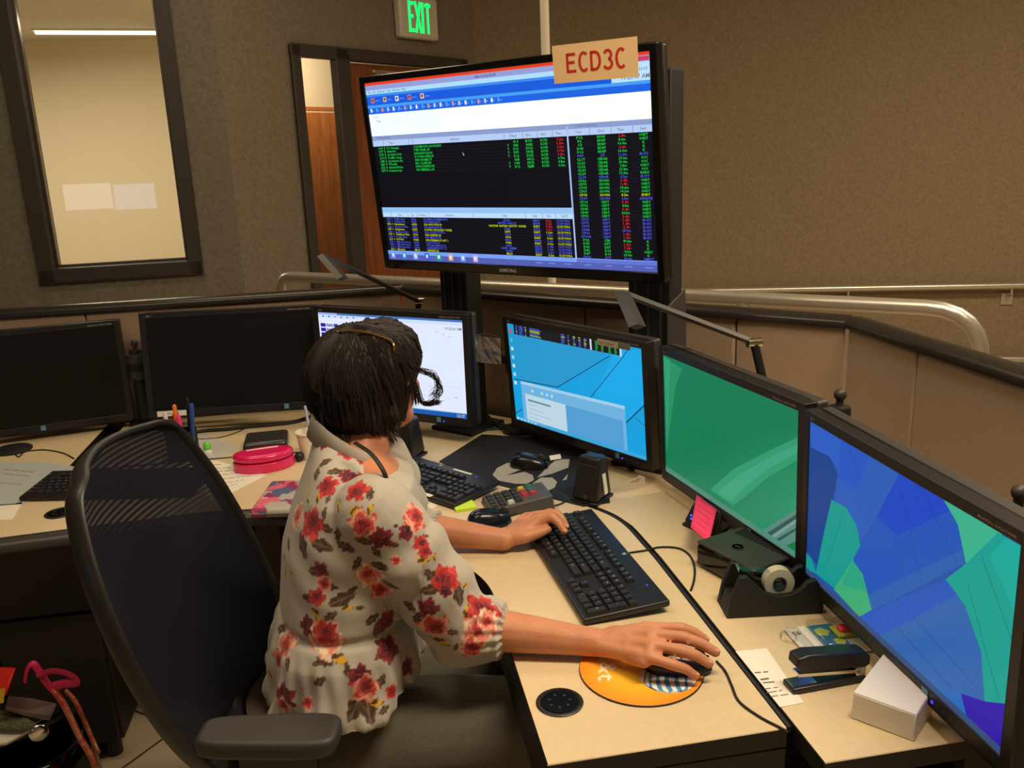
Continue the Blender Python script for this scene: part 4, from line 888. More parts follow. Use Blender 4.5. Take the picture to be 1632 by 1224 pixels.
# gathers below the waist seam, folds on the skirt and on the sleeves
th = np.arctan2(Y - 1.45, X + .08)
torso = (np.hypot((X + .07) / .16, (Y - 1.45) / .24) < 1.12).astype(float)
D_ = np.zeros(len(a))
low = sst(-Z, -.805, -.70) * torso
D_ += low * .0065 * np.sin(th * 13 + 3 * np.sin(Z * 14)) + sst(-Z, -.80, -.74) * torso * .002 * np.sin(th * 43 + Z * 20)
D_ -= torso * .006 * np.exp(-((Z - .805) / .008) ** 2)
D_ += torso * sst(-Z, -.76, -.66) * .004 * np.sin(Z * 75 + th * 4)
D_ += torso * sst(Z, .82, .88) * sst(-Z, -1.03, -.96) * (.0035 * np.sin((Z * 1.3 + X * .5) * 58 + 2.2 * np.sin(th * 3)) * np.clip(np.sin(th * 1.0 + 2.4), 0, 1))
def seg_t(E, W):
    d = np.array(W - E); L2 = d @ d; r = a - np.array(E); t = r @ d / L2; dist = np.linalg.norm(r - np.clip(t, -.3, 1.2)[:, None] * d, axis=1); return t, dist, r
for S, E, W, cut in ((SR, ER, WR_, .27), (SL, EL, WL_, .30)):
    t, dist, r = seg_t(E, W); d = np.array((W - E).normalized()); v = np.cross(d, [0, 0, 1]); ang = np.arctan2(r[:, 2], r @ v)
    mk = (dist < .085) * sst(t, -.05, .1); D_ += mk * .0022 * np.sin(ang * 17) * sst(t, cut - .26, cut - .02)
    t2, dist2, r2 = seg_t(S, E); mk2 = (dist2 < .08) * sst(t2, .1, .3) * sst(-t2, -1.15, -.9); D_ += mk2 * .0035 * np.sin(t2 * 17 + X * 22 + 1.5 * np.sin(ang * 2))
setco(BM, a + nn * D_[:, None]); a = coords(BM); nn = normals(BM)
# printed flowers: each is centred where the cloth shows it
bvh = BVHTree.FromPolygons([Vector(p) for p in a], [tuple(p.vertices) for p in BM.polygons])
base = np.array([lin(182), lin(175), lin(163)])
colr = np.tile(base, (len(a), 1)); rng = np.random.RandomState(5)
def hsh(p, s):
    return np.sin(p[:, 0] * 310 * s + 1.3) * np.sin(p[:, 1] * 290 * s + 2.1) * np.sin(p[:, 2] * 330 * s + .7) + .5 * np.sin(p[:, 0] * 700 * s + p[:, 1] * 500 * s) * np.sin(p[:, 2] * 640 * s - p[:, 1] * 300 * s)
PAL = {'rose': ((242, 214, 188), (228, 128, 108), (168, 44, 46)), 'red': ((214, 72, 64), (172, 34, 42), (96, 18, 32)), 'maroon': ((150, 34, 52), (96, 20, 42), (52, 12, 28)), 'rosered': ((240, 178, 152), (208, 62, 58), (120, 24, 36)), 'dim': ((150, 60, 60), (110, 30, 44), (70, 24, 34))}
LIN = lambda c: np.array([lin(v) for v in c])
def hit(px, py, back=False):
    d = ray(px, py).normalized(); loc, no, i, ds = bvh.ray_cast(EYE, d)
    return (loc, no) if loc is not None else (None, None)
def paint(loc, no, r, kind, rot=0, asp=1):
    idx = np.where(np.linalg.norm(a - np.array(loc), axis=1) < r * 1.5)[0]
    if not len(idx): return
    idx = idx[(nn[idx] @ np.array(no)) > -.1]; p = a[idx] - np.array(loc); no = np.array(no)
    rt = np.array(ray(816, 612).cross(Vector((0, 0, 1)))); u = rt - no * (rt @ no)
    if np.linalg.norm(u) < 1e-3: u = np.array([1., 0, 0])
    u /= np.linalg.norm(u); v = np.cross(no, u); v = v if v[2] > 0 else -v
    x = p @ u; y = p @ v; c, s = math.cos(rot), math.sin(rot); x, y = x * c + y * s, -x * s + y * c
    nz = hsh(a[idx], 1.0)
    if kind in PAL:
        y = y / asp; rho = np.hypot(x, y) / r; t = np.arctan2(y, x); lim = .86 + .13 * np.sin(5 * t + rot * 3) + .07 * np.sin(11 * t + 1) + .06 * nz; ins = rho < lim
        P = [LIN(q) for q in PAL[kind]]; w = np.sin(rho * 10 + 1.6 * np.sin(3 * t + rho * 5) + 1.2 * nz)
        m1 = np.clip(.5 + .9 * w - .25 * (1 - rho), 0, 1)[:, None]; col = P[0] * m1 + P[1] * (1 - m1)
        m2 = np.clip((.50 - np.hypot(x / r + .08, y / r - .12) + .2 * w) * 5, 0, 1)[:, None]; col = col * (1 - m2) + P[2] * m2
        m3 = ((rho < .5) & (w > .85))[:, None] * .6; col = col * (1 - m3) + LIN((196, 60, 66)) * m3
        colr[idx[ins]] = col[ins]
    else:
        L = r; W_ = r * .46; ins = np.abs(y) < W_ * (1 - (x / L) ** 2) * (1 + .16 * np.sin(x / L * 9 + 1)); ins &= np.abs(x) < L
        B1, B2, Yl = LIN((92, 70, 48)), LIN((62, 44, 38)), LIN((226, 176, 30))
        w = np.clip(.5 + .8 * np.sin(x / L * 9 + np.abs(y) / L * 14 + nz), 0, 1)[:, None]; col = B1 * w + B2 * (1 - w)
        if kind == 'y': q = np.clip(.55 + 1.0 * np.sin(x / L * 4 - y / L * 6 + nz * 1.3), 0, 1)[:, None]; col = col * (1 - q) + Yl * q
        if kind == 'b': q = ((np.abs(y) < W_ * .12))[:, None] * .55; col = col * (1 - q) + LIN((150, 122, 92)) * q
        colr[idx[ins]] = col[ins]
LV = '235,45,18,60,b 265,128,20,30,b 302,160,24,10,b 235,170,22,80,b 240,255,20,80,y 275,262,14,60,b 312,385,22,80,b 340,430,28,-30,b 375,300,24,20,y 425,300,20,60,y 315,288,20,80,y 425,237,24,90,b 405,412,28,-5,b 450,450,22,-60,b 515,425,14,-30,b 520,355,10,0,b 262,310,18,80,b 270,365,24,-20,b 185,425,40,-70,b 250,425,38,-20,b 205,260,14,90,y 325,620,38,20,b 360,588,18,30,b 345,650,18,0,y 390,650,12,0,b 285,680,22,30,b 205,615,24,-10,b 290,575,20,-10,b 232,668,22,-60,y 110,725,26,-50,b 155,770,20,-45,y 130,845,24,-80,b 70,885,16,90,y 235,850,14,0,b 245,915,22,30,b 265,840,26,-20,b 315,830,28,-30,y 345,875,20,-80,b 440,930,28,20,b 378,1000,44,60,b 420,1012,42,-75,b 450,990,20,0,y 92,945,24,70,y 645,535,28,-50,b 645,585,30,10,b 745,600,38,-80,b 770,570,14,0,y 595,690,24,80,b 570,645,22,-30,b 680,770,26,-20,y 718,738,20,0,b 775,668,24,80,y 620,478,22,0,y 658,468,14,90,y 735,790,12,70,b 120,470,12,90,b 123,520,18,90,y 145,530,14,-60,y 435,690,24,30,b 450,735,22,80,b 500,570,26,-20,b 460,500,28,-10,b 380,490,22,60,b 135,420,22,-70,b 240,520,34,5,b 465,915,22,60,b 480,1015,18,40,b 620,395,14,20,b'
FL = '165,320,42,rose 218,350,46,red 265,55,22,maroon 345,95,26,red 395,125,16,red 350,178,28,maroon 272,215,34,red 380,228,36,red 400,350,42,rosered 468,402,34,maroon 558,378,26,maroon 608,420,24,red 625,448,20,red 425,528,38,rose 465,578,32,rosered 700,548,42,red 590,335,36,rosered 250,515,26,dim 262,560,24,rosered 235,612,26,red 205,715,30,maroon 268,762,52,rose 265,735,34,red 125,772,46,rose 95,832,32,rosered 635,655,32,maroon 655,715,44,rosered 830,660,50,red 812,735,46,rose 790,790,34,rosered 850,700,30,rose 388,893,30,maroon 405,935,40,rosered 120,965,34,maroon 120,1000,26,rose 485,700,34,dim 490,800,38,dim 100,580,24,rosered 200,990,20,rosered 508,950,20,red 560,860,26,dim 700,590,20,maroon 520,480,16,rosered 590,320,40,rosered'
def run(lst, leaf):
    for q in lst.split():
        w = q.split(','); X_, Y_, r = float(w[0]), float(w[1]), float(w[2]); px, py = 400 + X_ / 2.25, 680 + Y_ / 2.25
        loc, no = hit(px, py)
        if loc is None: continue
        k = (loc - EYE).length / FPX / 2.25 * 1.36
        if leaf: paint(loc, no, r * k, w[4], rad(float(w[3])))
        else: paint(loc, no, r * k, w[3], X_ * .37)
# the far sides carry the same print
fi = np.where(nn @ np.array([0, -1., .1]) < -.05)[0]
for k in range(70):
    i = fi[rng.randint(len(fi))]; paint(Vector(a[i]), Vector(nn[i]), .012 + .012 * rng.rand(), ['rose', 'red', 'maroon', 'rosered', 'b', 'y', 'b'][k % 7], rng.rand() * 6)
run(LV, True); run(FL, False)
ca = BM.color_attributes.new('print', 'FLOAT_COLOR', 'POINT'); ca.data.foreach_set('color', np.hstack([colr, np.ones((len(a), 1))]).ravel())
BMAT = mat('printed_blouse_cloth', (200, 190, 175), .85, bump=(900, .15), sheen=.15); nt = BMAT.node_tree; at = nt.nodes.new('ShaderNodeAttribute'); at.attribute_name = 'print'; nt.links.new(at.outputs['Color'], nt.nodes['Principled BSDF'].inputs['Base Color'])
bo = blend(BM, 'blouse', BMAT, person); bo['label'] = 'pale grey blouse printed with red roses and brown leaves'
# collar stand and lanyard
g = G(); n = 40; vs = []
for k in range(n + 1):
    w = rad(70) + rad(250) * k / n; c_, s_ = math.cos(w), math.sin(w)
    for rr, z, tl in ((.046, 1.078, .036), (.050, 1.096, .040), (.055, 1.100, .042), (.066, 1.070, .036)): vs.append((-.046 + rr * c_, 1.474 + rr * 1.05 * s_, z - tl * c_ - .004))
fs = [(k * 4 + j, (k + 1) * 4 + j, (k + 1) * 4 + j + 1, k * 4 + j + 1) for k in range(n) for j in range(3)]
g.add(vs, fs); o = g.build('collar', mat('pale_grey_cloth', (182, 175, 163), .85), person, smooth=True); o.modifiers.new('s', 'SOLIDIFY').thickness = .002
strap = [atd(566, 706, 1.425), atd(590, 722, 1.40), atd(608, 745, 1.385), atd(618, 768, 1.39), atd(628, 790, 1.42), atd(640, 815, 1.50)]
# ---- hair
hg = G(); hell(hg, (-.030, .004, .012), (.104, .092, .100)); hell(hg, (-.034, -.008, -.045), (.068, .060, .062)); hell(hg, (-.042, -.010, -.012), (.074, .072, .072)); hell(hg, (.03, 0, .055), (.070, .076, .048)); hell(hg, (-.038, -.004, -.082), (.042, .046, .034))
hell(hg, (.030, -.050, .035), (.045, .030, .042)); hell(hg, (.035, .055, .0), (.05, .035, .07))
HMe = remesh(hg, 'hair', .0035, 10); a2 = coords(HMe); n2 = normals(HMe)
Hi = H.inverted(); lc = np.array([tuple(Hi @ Vector(p)) for p in a2]); az = np.arctan2(lc[:, 1] + .0, lc[:, 0] - .0)
gr_ = .0014 * np.sin(az * 60 + 5 * np.sin(lc[:, 2] * 40)) + .0016 * np.sin(az * 23 + 3 * np.sin(lc[:, 2] * 25)) + .002 * np.sin(az * 9 + lc[:, 2] * 30)
setco(HMe, a2 + n2 * gr_[:, None])
HAIR = mat('dark_brown_hair', (38, 27, 22), .5, noise=(140, (22, 16, 14), 6), spec=.28); HAIR.node_tree.nodes['Principled BSDF'].inputs['Sheen Weight'].default_value = .1
hb = blend(HMe, 'hair', HAIR, person)
bv = BVHTree.FromPolygons([Vector(p) for p in coords(HMe)], [tuple(p.vertices) for p in HMe.polygons])
sg = G(); R2 = random.Random(4); crown = Vector((-.045, .0, .11))
for k in range(900):
    w = R2.uniform(-pi, pi); L = R2.uniform(.10, .22); s0 = R2.uniform(0, .35)
    if abs(w) < .7 and R2.random() < .5: continue
    pts = []
    for i in range(9):
        t = s0 + (1 - s0) * i / 8; el = t * (2.35 if abs(w) > 1.2 else 1.9)   # polar angle from the crown
        dirv = Vector((math.sin(el) * math.cos(w + .25 * t), math.sin(el) * math.sin(w + .25 * t), math.cos(el)))
        q = H @ (Vector((-.03, 0, 0)) + dirv * .25); loc, no, ii, ds = bv.ray_cast(q, (H @ Vector((-.03, 0, 0)) - q).normalized())
        if loc is None: break
        pts.append(loc + no * (.0006 + .0015 * R2.random() + (0.004 * (i / 8) ** 4)))
    if len(pts) > 4: sg.tube(pts, [.0010] * (len(pts) - 1) + [.0003], n=3, caps=False)
def onhair(px, py, off=.004):
    d = ray(px, py).normalized(); loc, no, i, ds = bv.ray_cast(EYE, d)
    return (loc - d * off) if loc is not None else atd(px, py, 1.47)
# nape fringe and the loose locks in front of the right ear
def lock(pts, n, spread, r=.0009):
    P = [Vector(p) for p in pts]
    for k in range(n):
        o_ = Vector([R2.gauss(0, 1) for _ in range(3)]) * spread; q = []
        for i, p in enumerate(P): q.append(p + o_ * (.4 + .9 * i / len(P)) + Vector([R2.gauss(0, 1) for _ in range(3)]) * spread * .18 * i / len(P))
        q = smooth_path(q, 4); sg.tube(q, [r] * (len(q) - 1) + [r * .3], n=3, caps=False)
A_ = lambda x, y, d=1.52: atd(x, y, d)
for k in range(9):   # separate wisps blown forward
    e = R2.uniform(-1, 1); f_ = R2.random()
    lock([A_(628 + 6 * e, 556 + 6 * e), A_(652 + 5 * e, 580 + 5 * f_), A_(672 + 8 * f_, 588 + 10 * f_), A_(688 + 12 * f_, 594 + 16 * f_ + 4 * e), A_(696 + 8 * f_, 612 + 14 * f_), A_(692 + 6 * e, 634 + 6 * e)], 4, .0022, .00042)
for k in range(8):
    e = R2.uniform(-1, 1); f_ = R2.random()
    lock([A_(632, 575 + 6 * e), A_(656 + 4 * e, 600 + 6 * e), A_(664 + 6 * e, 622), A_(668 + 6 * f_, 640 + 3 * e), A_(684 + 5 * e, 645 - 3 * f_), A_(700 + 4 * e, 640 + 4 * e)], 6, .0024, .0005)
lock([A_(640, 575, 1.50), A_(654, 600, 1.50), A_(660, 625, 1.50), A_(663, 645, 1.50)], 26, .0035, .0007)
lock([onhair(612, 600), onhair(622, 622), onhair(626, 645), A_(630, 664, 1.46)], 40, .0035, .0007)
for k in range(30):
    x = 505 + k * 4.2; yb = 684 + 22 * math.sin((x - 495) / 140 * pi); lock([onhair(x - 8, yb - 70), onhair(x - 3, yb - 40), onhair(x, yb - 16), onhair(x + 2, yb) , onhair(x + 4, yb, .0) + Vector((.004, 0, -.010 - .012 * R2.random()))], 12, .0028, .0006)
so = sg.build('hair_strands', HAIR, person, smooth=True, merge=False); so['label'] = 'loose dark strands over the hair'
lg = G(); lg.tube(smooth_path(strap, 6), .0045, n=8, flat=.5); lo = lg.build('lanyard', BLK2, person, smooth=True); lo['label'] = 'black neck strap'
# glasses pushed up on the head
gl = thing('eyeglasses', 'thin gold-framed eyeglasses pushed up on top of the woman\'s hair', 'glasses', A_(575, 530, 1.50))
oo = A_(575, 530, 1.50)
tm_ = [atd(516, 545, 1.57), atd(520, 531, 1.56), onhair(540, 529, .010), onhair(560, 527, .010), onhair(585, 530, .010), onhair(605, 536, .010), onhair(622, 543, .010), onhair(627, 550, .010), onhair(628, 560, .008)]
G().tube(smooth_path([p - oo for p in tm_], 5), .0019, n=8).build('frame', mat('gold_metal', (226, 180, 110), .22, 1.0), gl, smooth=True)
G().tube(smooth_path([p - oo + Vector((0, .004, .003)) for p in tm_[4:8]], 5), .0035, n=8, flat=.4).build('lens', clear_plastic('lens_glass', k=.3), gl, smooth=True)

# ================================================================ CHAIR
CH = Vector((-.032, 1.435, 0)); cy_ = rad(-12)
ch = thing('office_chair', 'black mesh-backed office chair with padded arms, occupied by the woman', 'chair', CH, cy_)
# outline of the back in local coordinates: (lateral, local x, z)
prof = [(.60, .205, -.225), (.66, .235, -.245), (.74, .252, -.275), (.84, .255, -.31), (.94, .240, -.345), (1.01, .215, -.370), (1.065, .185, -.388), (1.088, .150, -.394)]
NX = 24
def bk(i, k, off=0):   # i 0..n-1 height, k -1..1 lateral
    z, hw, x = prof[i]; return Vector((x - .045 * (1 - k * k) * .9 + off, k * hw, z + (.010 * (1 - k * k) if i == len(prof) - 1 else 0)))
rows = []
for i in range(len(prof)): rows.append([bk(i, -1 + 2 * k / NX) for k in range(NX + 1)])
vs = [p for r_ in rows for p in r_]; fs = [(i * (NX + 1) + k, i * (NX + 1) + k + 1, (i + 1) * (NX + 1) + k + 1, (i + 1) * (NX + 1) + k) for i in range(len(rows) - 1) for k in range(NX)]
MESHM = bpy.data.materials.new('chair_mesh_weave'); MESHM.use_nodes = True; nt = MESHM.node_tree; bb = nt.nodes['Principled BSDF']; bb.inputs['Base Color'].default_value = rgb((24, 24, 34)); bb.inputs['Roughness'].default_value = .8; bb.inputs['Specular IOR Level'].default_value = .15
tc = nt.nodes.new('ShaderNodeTexCoord'); wv = nt.nodes.new('ShaderNodeTexWave'); wv.bands_direction = 'Z'; wv.inputs['Scale'].default_value = 34; wv.inputs['Distortion'].default_value = 0
nt.links.new(tc.outputs['Object'], wv.inputs[0]); cr_ = nt.nodes.new('ShaderNodeValToRGB'); cr_.color_ramp.elements[0].position = .42; cr_.color_ramp.elements[1].position = .55
cr_.color_ramp.elements[0].color = (.92, .92, .92, 1); cr_.color_ramp.elements[1].color = (1, 1, 1, 1)
nt.links.new(wv.outputs['Fac'], cr_.inputs[0])
# open weave only in the upper half, closer weave below
sp_ = nt.nodes.new('ShaderNodeSeparateXYZ'); nt.links.new(tc.outputs['Object'], sp_.inputs[0]); mr = nt.nodes.new('ShaderNodeMapRange'); mr.inputs[1].default_value = .90; mr.inputs[2].default_value = .97; nt.links.new(sp_.outputs['Z'], mr.inputs[0])
mxx = nt.nodes.new('ShaderNodeMix'); mxx.data_type = 'FLOAT'; nt.links.new(mr.outputs[0], mxx.inputs[0]); mxx.inputs[2].default_value = .97; nt.links.new(cr_.outputs[0], mxx.inputs[3]); nt.links.new(mxx.outputs[0], bb.inputs['Alpha'])
g = G().add(vs, fs); o = g.build('mesh_back', MESHM, ch, smooth=True, sub=1); o['label'] = 'dark see-through woven mesh'
# frame around the mesh
edge = [bk(i, -1) for i in range(len(prof))] + [bk(len(prof) - 1, -1 + 2 * k / 8) + Vector((0, 0, .0)) for k in range(1, 8)] + [bk(i, 1) for i in range(len(prof) - 1, -1, -1)]
CHB = mat('chair_black_plastic', (34, 31, 31), .42)
G().tube(smooth_path([p + Vector((-.006, 0, 0)) for p in edge], 4), 0.0078, n=14, flat=2.3, up=(1, 0, 0)).build('back_frame', CHB, ch, smooth=True)
G().tube(smooth_path([bk(0, -1) + Vector((-.01, 0, 0)), bk(0, -.4) + Vector((-.03, 0, -.04)), Vector((-.27, 0, .53)), bk(0, .4) + Vector((-.03, 0, -.04)), bk(0, 1) + Vector((-.01, 0, 0))], 5), .017, n=10).build('lower_frame', CHB, ch, smooth=True)
G().tube(smooth_path([Vector((-.28, 0, .56)), Vector((-.30, 0, .46)), Vector((-.20, 0, .40)), Vector((0, 0, .405))], 5), .025, n=12).build('back_support', CHB, ch, smooth=True)
g = G(); g.prism([(.25 * math.copysign(abs(math.cos(w)) ** .5, math.cos(w)) + .02, .25 * math.copysign(abs(math.sin(w)) ** .5, math.sin(w))) for w in [2 * pi * k / 40 for k in range(40)]], .425, .485); g.build('seat', mat('black_seat_fabric', (24, 23, 25), .95, bump=(400, .3)), ch, bevel=.025, seg=4)
for sy in (-1, 1):
    g = G(); L0, L1 = -.215, .0 if sy < 0 else .05; pts = []
    for k in range(36):
        w = 2 * pi * k / 36; ex = .42; c_, s_ = math.cos(w), math.sin(w); x = (L0 + L1) / 2 + (L1 - L0) / 2 * math.copysign(abs(c_) ** ex, c_); y = sy * .268 + .043 * math.copysign(abs(s_) ** ex, s_) * (.85 + .15 * (x - L0) / (L1 - L0)); pts.append((x, y))
    g.prism(pts, .700, .732); arm = g.build('armrest', mat('armrest_grey_rubber', (52, 49, 46), .5, bump=(900, .1)), ch, bevel=.010, seg=4)
    g = G(); g.box((-.09, sy * .268, .685), (.12, .05, .03)); g.box((-.07, sy * .272, .58), (.055, .028, .21)); g.tube([(-.07, sy * .272, .50), (-.06, sy * .25, .42), (-.04, sy * .12, .41)], .018, n=8); g.build('arm_support', CHB, ch, bevel=.004)
g = G(); g.tube([(0, 0, .12), (0, 0, .42)], .025, n=16); g.lathe([(.06, .40), (.09, .425), (0, .425)], n=20); g.build('gas_column', CHB, ch, smooth=True)
for k in range(5):
    w = 2 * pi * k / 5 + .5; e = Vector((.29 * math.cos(w), .29 * math.sin(w), .085))
    lg_ = G().tube([(.0, .0, .125), e], [.028, .016], n=10).build('base_leg', CHB, ch, smooth=True)
    g = G(); g.tube([e + Vector((-.022 * math.sin(w), .022 * math.cos(w), -.055)), e + Vector((.022 * math.sin(w), -.022 * math.cos(w), -.055))], .03, n=16); g.tube([e, e - Vector((0, 0, .05))], .007); g.build('caster', BLK, lg_, smooth=True)

# ================================================================ KEYBOARDS
KEYM = mat('key_black', (30, 30, 33), .5); LEG = mat('key_legend', (150, 152, 158), .6)
KM = {}
def keymesh(lb, w, d=.0155, hgt=.0075, m=KEYM):
    k = (lb, round(w, 4), round(d, 4), m.name)
    if k not in KM:
        g = G(); g.box((0, 0, hgt / 2), (w, d, hgt), 0, None, (1 - .0042 / w, 1 - .0042 / d))
        if lb: n_ = len(lb); g.text(lb, TR(-w / 2 + .0042, .0002 if n_ < 3 else -.001, hgt + .0002), .0056 if n_ < 3 else .0042, 1, width=None if n_ < 3 else min(w - .008, .0022 * n_))
        o = g.build('key', [m, LEG]); me = o.data; bpy.data.objects.remove(o); KM[k] = me
    return KM[k]
def keyboard(c, rz, label, tilt=4, pitch=.01905, extra=None, led=(90, 110, 255)):
    t = thing('computer_keyboard', label, 'keyboard', (c[0], c[1], DZ), rz)
    W_, D_k = .443, .163; b_ = bpy.data.objects.new('case', None)
    g = G(); y0, y1 = -D_k / 2, D_k / 2; z0, z1 = .014, .014 + D_k * math.sin(rad(tilt))
    vs = []
    for x, s in ((-W_ / 2, 1), (W_ / 2, 1)): vs += [(x, y0, .002), (x, y1, z1 - .013), (x, y1, z1), (x, y0, z0)]
    g.add(vs, [(0, 1, 2, 3)[::-1], (4, 5, 6, 7), (0, 4, 7, 3)[::1], (1, 2, 6, 5)[::1], (3, 7, 6, 2), (0, 1, 5, 4)]); cs = g.build('case', BLK, t, bevel=.004, seg=3)
    g = G(); g.box((-.17, y1 - .02, (z1 - .012) / 2), (.02, .006, z1 - .010)); g.build('foot', BLK, t); g = G(); g.box((.17, y1 - .02, (z1 - .012) / 2), (.02, .006, z1 - .010)); g.build('foot', BLK, t)
    Tt = lambda x, y: TR(x, y, z0 + (y - y0) * math.sin(rad(tilt)) - .0005) @ RX(rad(tilt))
    def put(lb, x, y, w=1, d=1):
        o = bpy.data.objects.new('key', keymesh(lb, pitch * w - .0022, pitch * d - .0022)); COL.objects.link(o); o.parent = t; o.matrix_local = Tt(x, y)
    xl = -W_ / 2 + .010; yr = y0 + .020
    rows = [(['Ctrl:1.5', 'W:1.1', 'Alt:1.4', ':6', 'Alt:1.4', 'W:1.1', 'M:1.1', 'Ctrl:1.4'], 0), (['Shift:2.25'] + list('ZXCVBNM') + [',', '.', '/', 'Shift:2.75'], 1), (['Caps:1.75'] + list('ASDFGHJKL') + [';', "'", 'Enter:2.25'], 2),
            (['Tab:1.5'] + list('QWERTYUIOP') + ['[', ']', '\\:1.5'], 3), (['`'] + list('1234567890') + ['-', '=', 'Back:2'], 4)]
    for ks, r in rows:
        x = xl
        for k in ks:
            if len(k) > 2 and ':' in k[0:] and k != ':': lb, w = k.rsplit(':', 1); w = float(w)
            else: lb, w = k, 1
            put(lb, x + pitch * w / 2, yr + pitch * r, w); x += pitch * w
    yf = yr + pitch * 5 + .007; x = xl + pitch / 2; put('Esc', x, yf)
    for gi in range(3):
        for k in range(4): put('F%d' % (gi * 4 + k + 1), xl + pitch * (2.5 + gi * 4.5 + k), yf)
    nx = xl + pitch * 15.25 + pitch / 2
    for i, lb in enumerate(('PrSc', 'Lk', 'Ps')): put(lb, nx + i * pitch, yf)
    for j, rr in enumerate((('Ins', 'Hm', 'Up'), ('Del', 'End', 'Dn'))):
        for i, lb in enumerate(rr): put(lb, nx + i * pitch, yr + pitch * (4 - j))
    put('^', nx + pitch, yr + pitch)
    for i, lb in enumerate('<v>'): put(lb, nx + i * pitch, yr)
    px_ = nx + pitch * 3.25
    for j, rr in enumerate(('N/*-', '789', '456', '123')):
        for i, lb in enumerate(rr): put(lb, px_ + i * pitch, yr + pitch * (4 - j))
    put('0', px_ + pitch / 2, yr, 2); put('.', px_ + 2 * pitch, yr); put('+', px_ + 3 * pitch, yr + 2.5 * pitch, 1, 2); put('En', px_ + 3 * pitch, yr + .5 * pitch, 1, 2)
    g = G(); g.T = Tt(.155, y1 - .018); g.box((0, 0, .001), (.003, .003, .0006)); g.build('status_light', em((50, 70, 255), 2.5), t)
    g = G(); g.T = Tt(.02, y1 - .012); g.lathe([(.0055, .0006), (.0055, .0012), (0, .0012)], n=20); g.text('hp', TR(-.0028, -.002, .0016), .0065, 1); g.build('emblem', [mat('grey_blue_emblem', (92, 120, 140), .4), WHT], t)
    if extra: extra(t, Tt, y0, z0)
    return t
ax = rad(-86.8); ux, uy = Vector((math.cos(ax), math.sin(ax))), Vector((-math.sin(ax), math.cos(ax)))
kc = Vector((.4835, 1.561)) - uy * .0815
keyboard(kc, ax, 'black computer keyboard under the woman\'s left hand on the near desk')
ax2 = rad(-52); u2, w2 = Vector((math.cos(ax2), math.sin(ax2))), Vector((-math.sin(ax2), math.cos(ax2)))
def kx(t, Tt, y0, z0):
    for x, w_ in ((.105, .070), (.03, .055)):
        g = G(); g.T = Tt(x, y0 + .005); g.box((0, 0, .0012), (w_, .012, .0008)); g.build('white_label', PAPER, t)
    g = G(); g.T = Tt(.10, y0 + .150); g.box((0, 0, .0012), (.065, .007, .0008)); g.build('white_label', PAPER, t)
keyboard(Vector((.172, 1.912)) - u2 * .2215 + w2 * .0815, ax2, 'black computer keyboard with white label strips in front of the white screen', extra=kx)
a3 = rad(-12); u3, w3 = Vector((math.cos(a3), math.sin(a3))), Vector((-math.sin(a3), math.cos(a3)))
keyboard(Vector((-.900, 2.262)) + u3 * .2215 + w3 * .0815, a3, 'black computer keyboard at the far left, partly behind the chair back')

# ================================================================ MICE
def mouse(c, rz, label, m, L=.105, W_=.060, H_=.036, z=DZ):
    t = thing('computer_mouse', label, 'mouse', (c[0], c[1], z), rz)
    vs, fs = [], []; N, K = 12, 24
    for i in range(N + 1):
        el = pi / 2 * i / N
        for k in range(K):
            w = 2 * pi * k / K; ex = .8; r_ = math.cos(el) ** .62; x = L / 2 * math.copysign(abs(math.cos(w)) ** ex, math.cos(w)) * r_; y = W_ / 2 * math.copysign(abs(math.sin(w)) ** ex, math.sin(w)) * r_ * (1 - .10 * math.cos(w)); vs.append((x, y, .001 + H_ * math.sin(el) * (1 - .22 * x / (L / 2))))
    for i in range(N):
        for k in range(K): fs.append((i * K + k, i * K + (k + 1) % K, (i + 1) * K + (k + 1) % K, (i + 1) * K + k))
    fs.append(tuple(range(K))[::-1]); g = G().add(vs, fs); g.build('shell', m, t, smooth=True, angle=80)
    g = G(); g.tube([(L * .30, -.004, H_ * .80), (L * .30, .004, H_ * .80)], .010, n=18); g.build('scroll_wheel', DKG, t, smooth=True)
    g = G(); g.box((L * .27, 0, H_ * .80), (L * .36, .0012, .006), 0, RY(rad(16))); g.build('button_gap', BLK2, t)
    return t
MB_ = mat('mouse_black', (16, 16, 20), .25); MBL = mat('mouse_blue_black', (18, 22, 34), .22)
mouse((.447, 1.172), rad(-17), 'black mouse under the woman\'s right hand on the orange pad', MB_, L=.108, H_=.030, z=DZ + .0035)
mouse((.240, 1.808), rad(8), 'dark blue-black mouse lying beside the number keypad and the green note', MBL)
mouse((.400, 2.150), rad(-28), 'black mouse resting on the black and grey mat below the cyan monitor', MB_)
def arc(pts): return pts

# orange round pad
pc = Vector((.389, 1.182)); pa = math.atan2(-.32, .947)
t = thing('mouse_pad', 'round orange mouse pad with a striped globe and white lettering', 'mouse pad', (pc.x, pc.y, DZ), pa)
PADM = mat('orange_pad_print', (250, 160, 50), .6); nt = PADM.node_tree; tc = nt.nodes.new('ShaderNodeTexCoord'); gr2 = nt.nodes.new('ShaderNodeTexGradient'); gr2.gradient_type = 'SPHERICAL'; mp = nt.nodes.new('ShaderNodeMapping'); mp.inputs['Scale'].default_value = (9.5, 9.5, 9.5); nt.links.new(tc.outputs['Object'], mp.inputs[0]); nt.links.new(mp.outputs[0], gr2.inputs[0])
rr = nt.nodes.new('ShaderNodeValToRGB'); rr.color_ramp.elements[0].color = rgb((247, 138, 30)); rr.color_ramp.elements[1].color = rgb((255, 206, 40)); rr.color_ramp.elements[1].position = .75; nt.links.new(gr2.outputs[0], rr.inputs[0]); nt.links.new(rr.outputs[0], nt.nodes['Principled BSDF'].inputs['Base Color'])
G().lathe([(.0985, 0), (.0985, .0022), (.0975, .003), (0, .003)], n=72).build('rubber_base', BLK2, t, smooth=True)
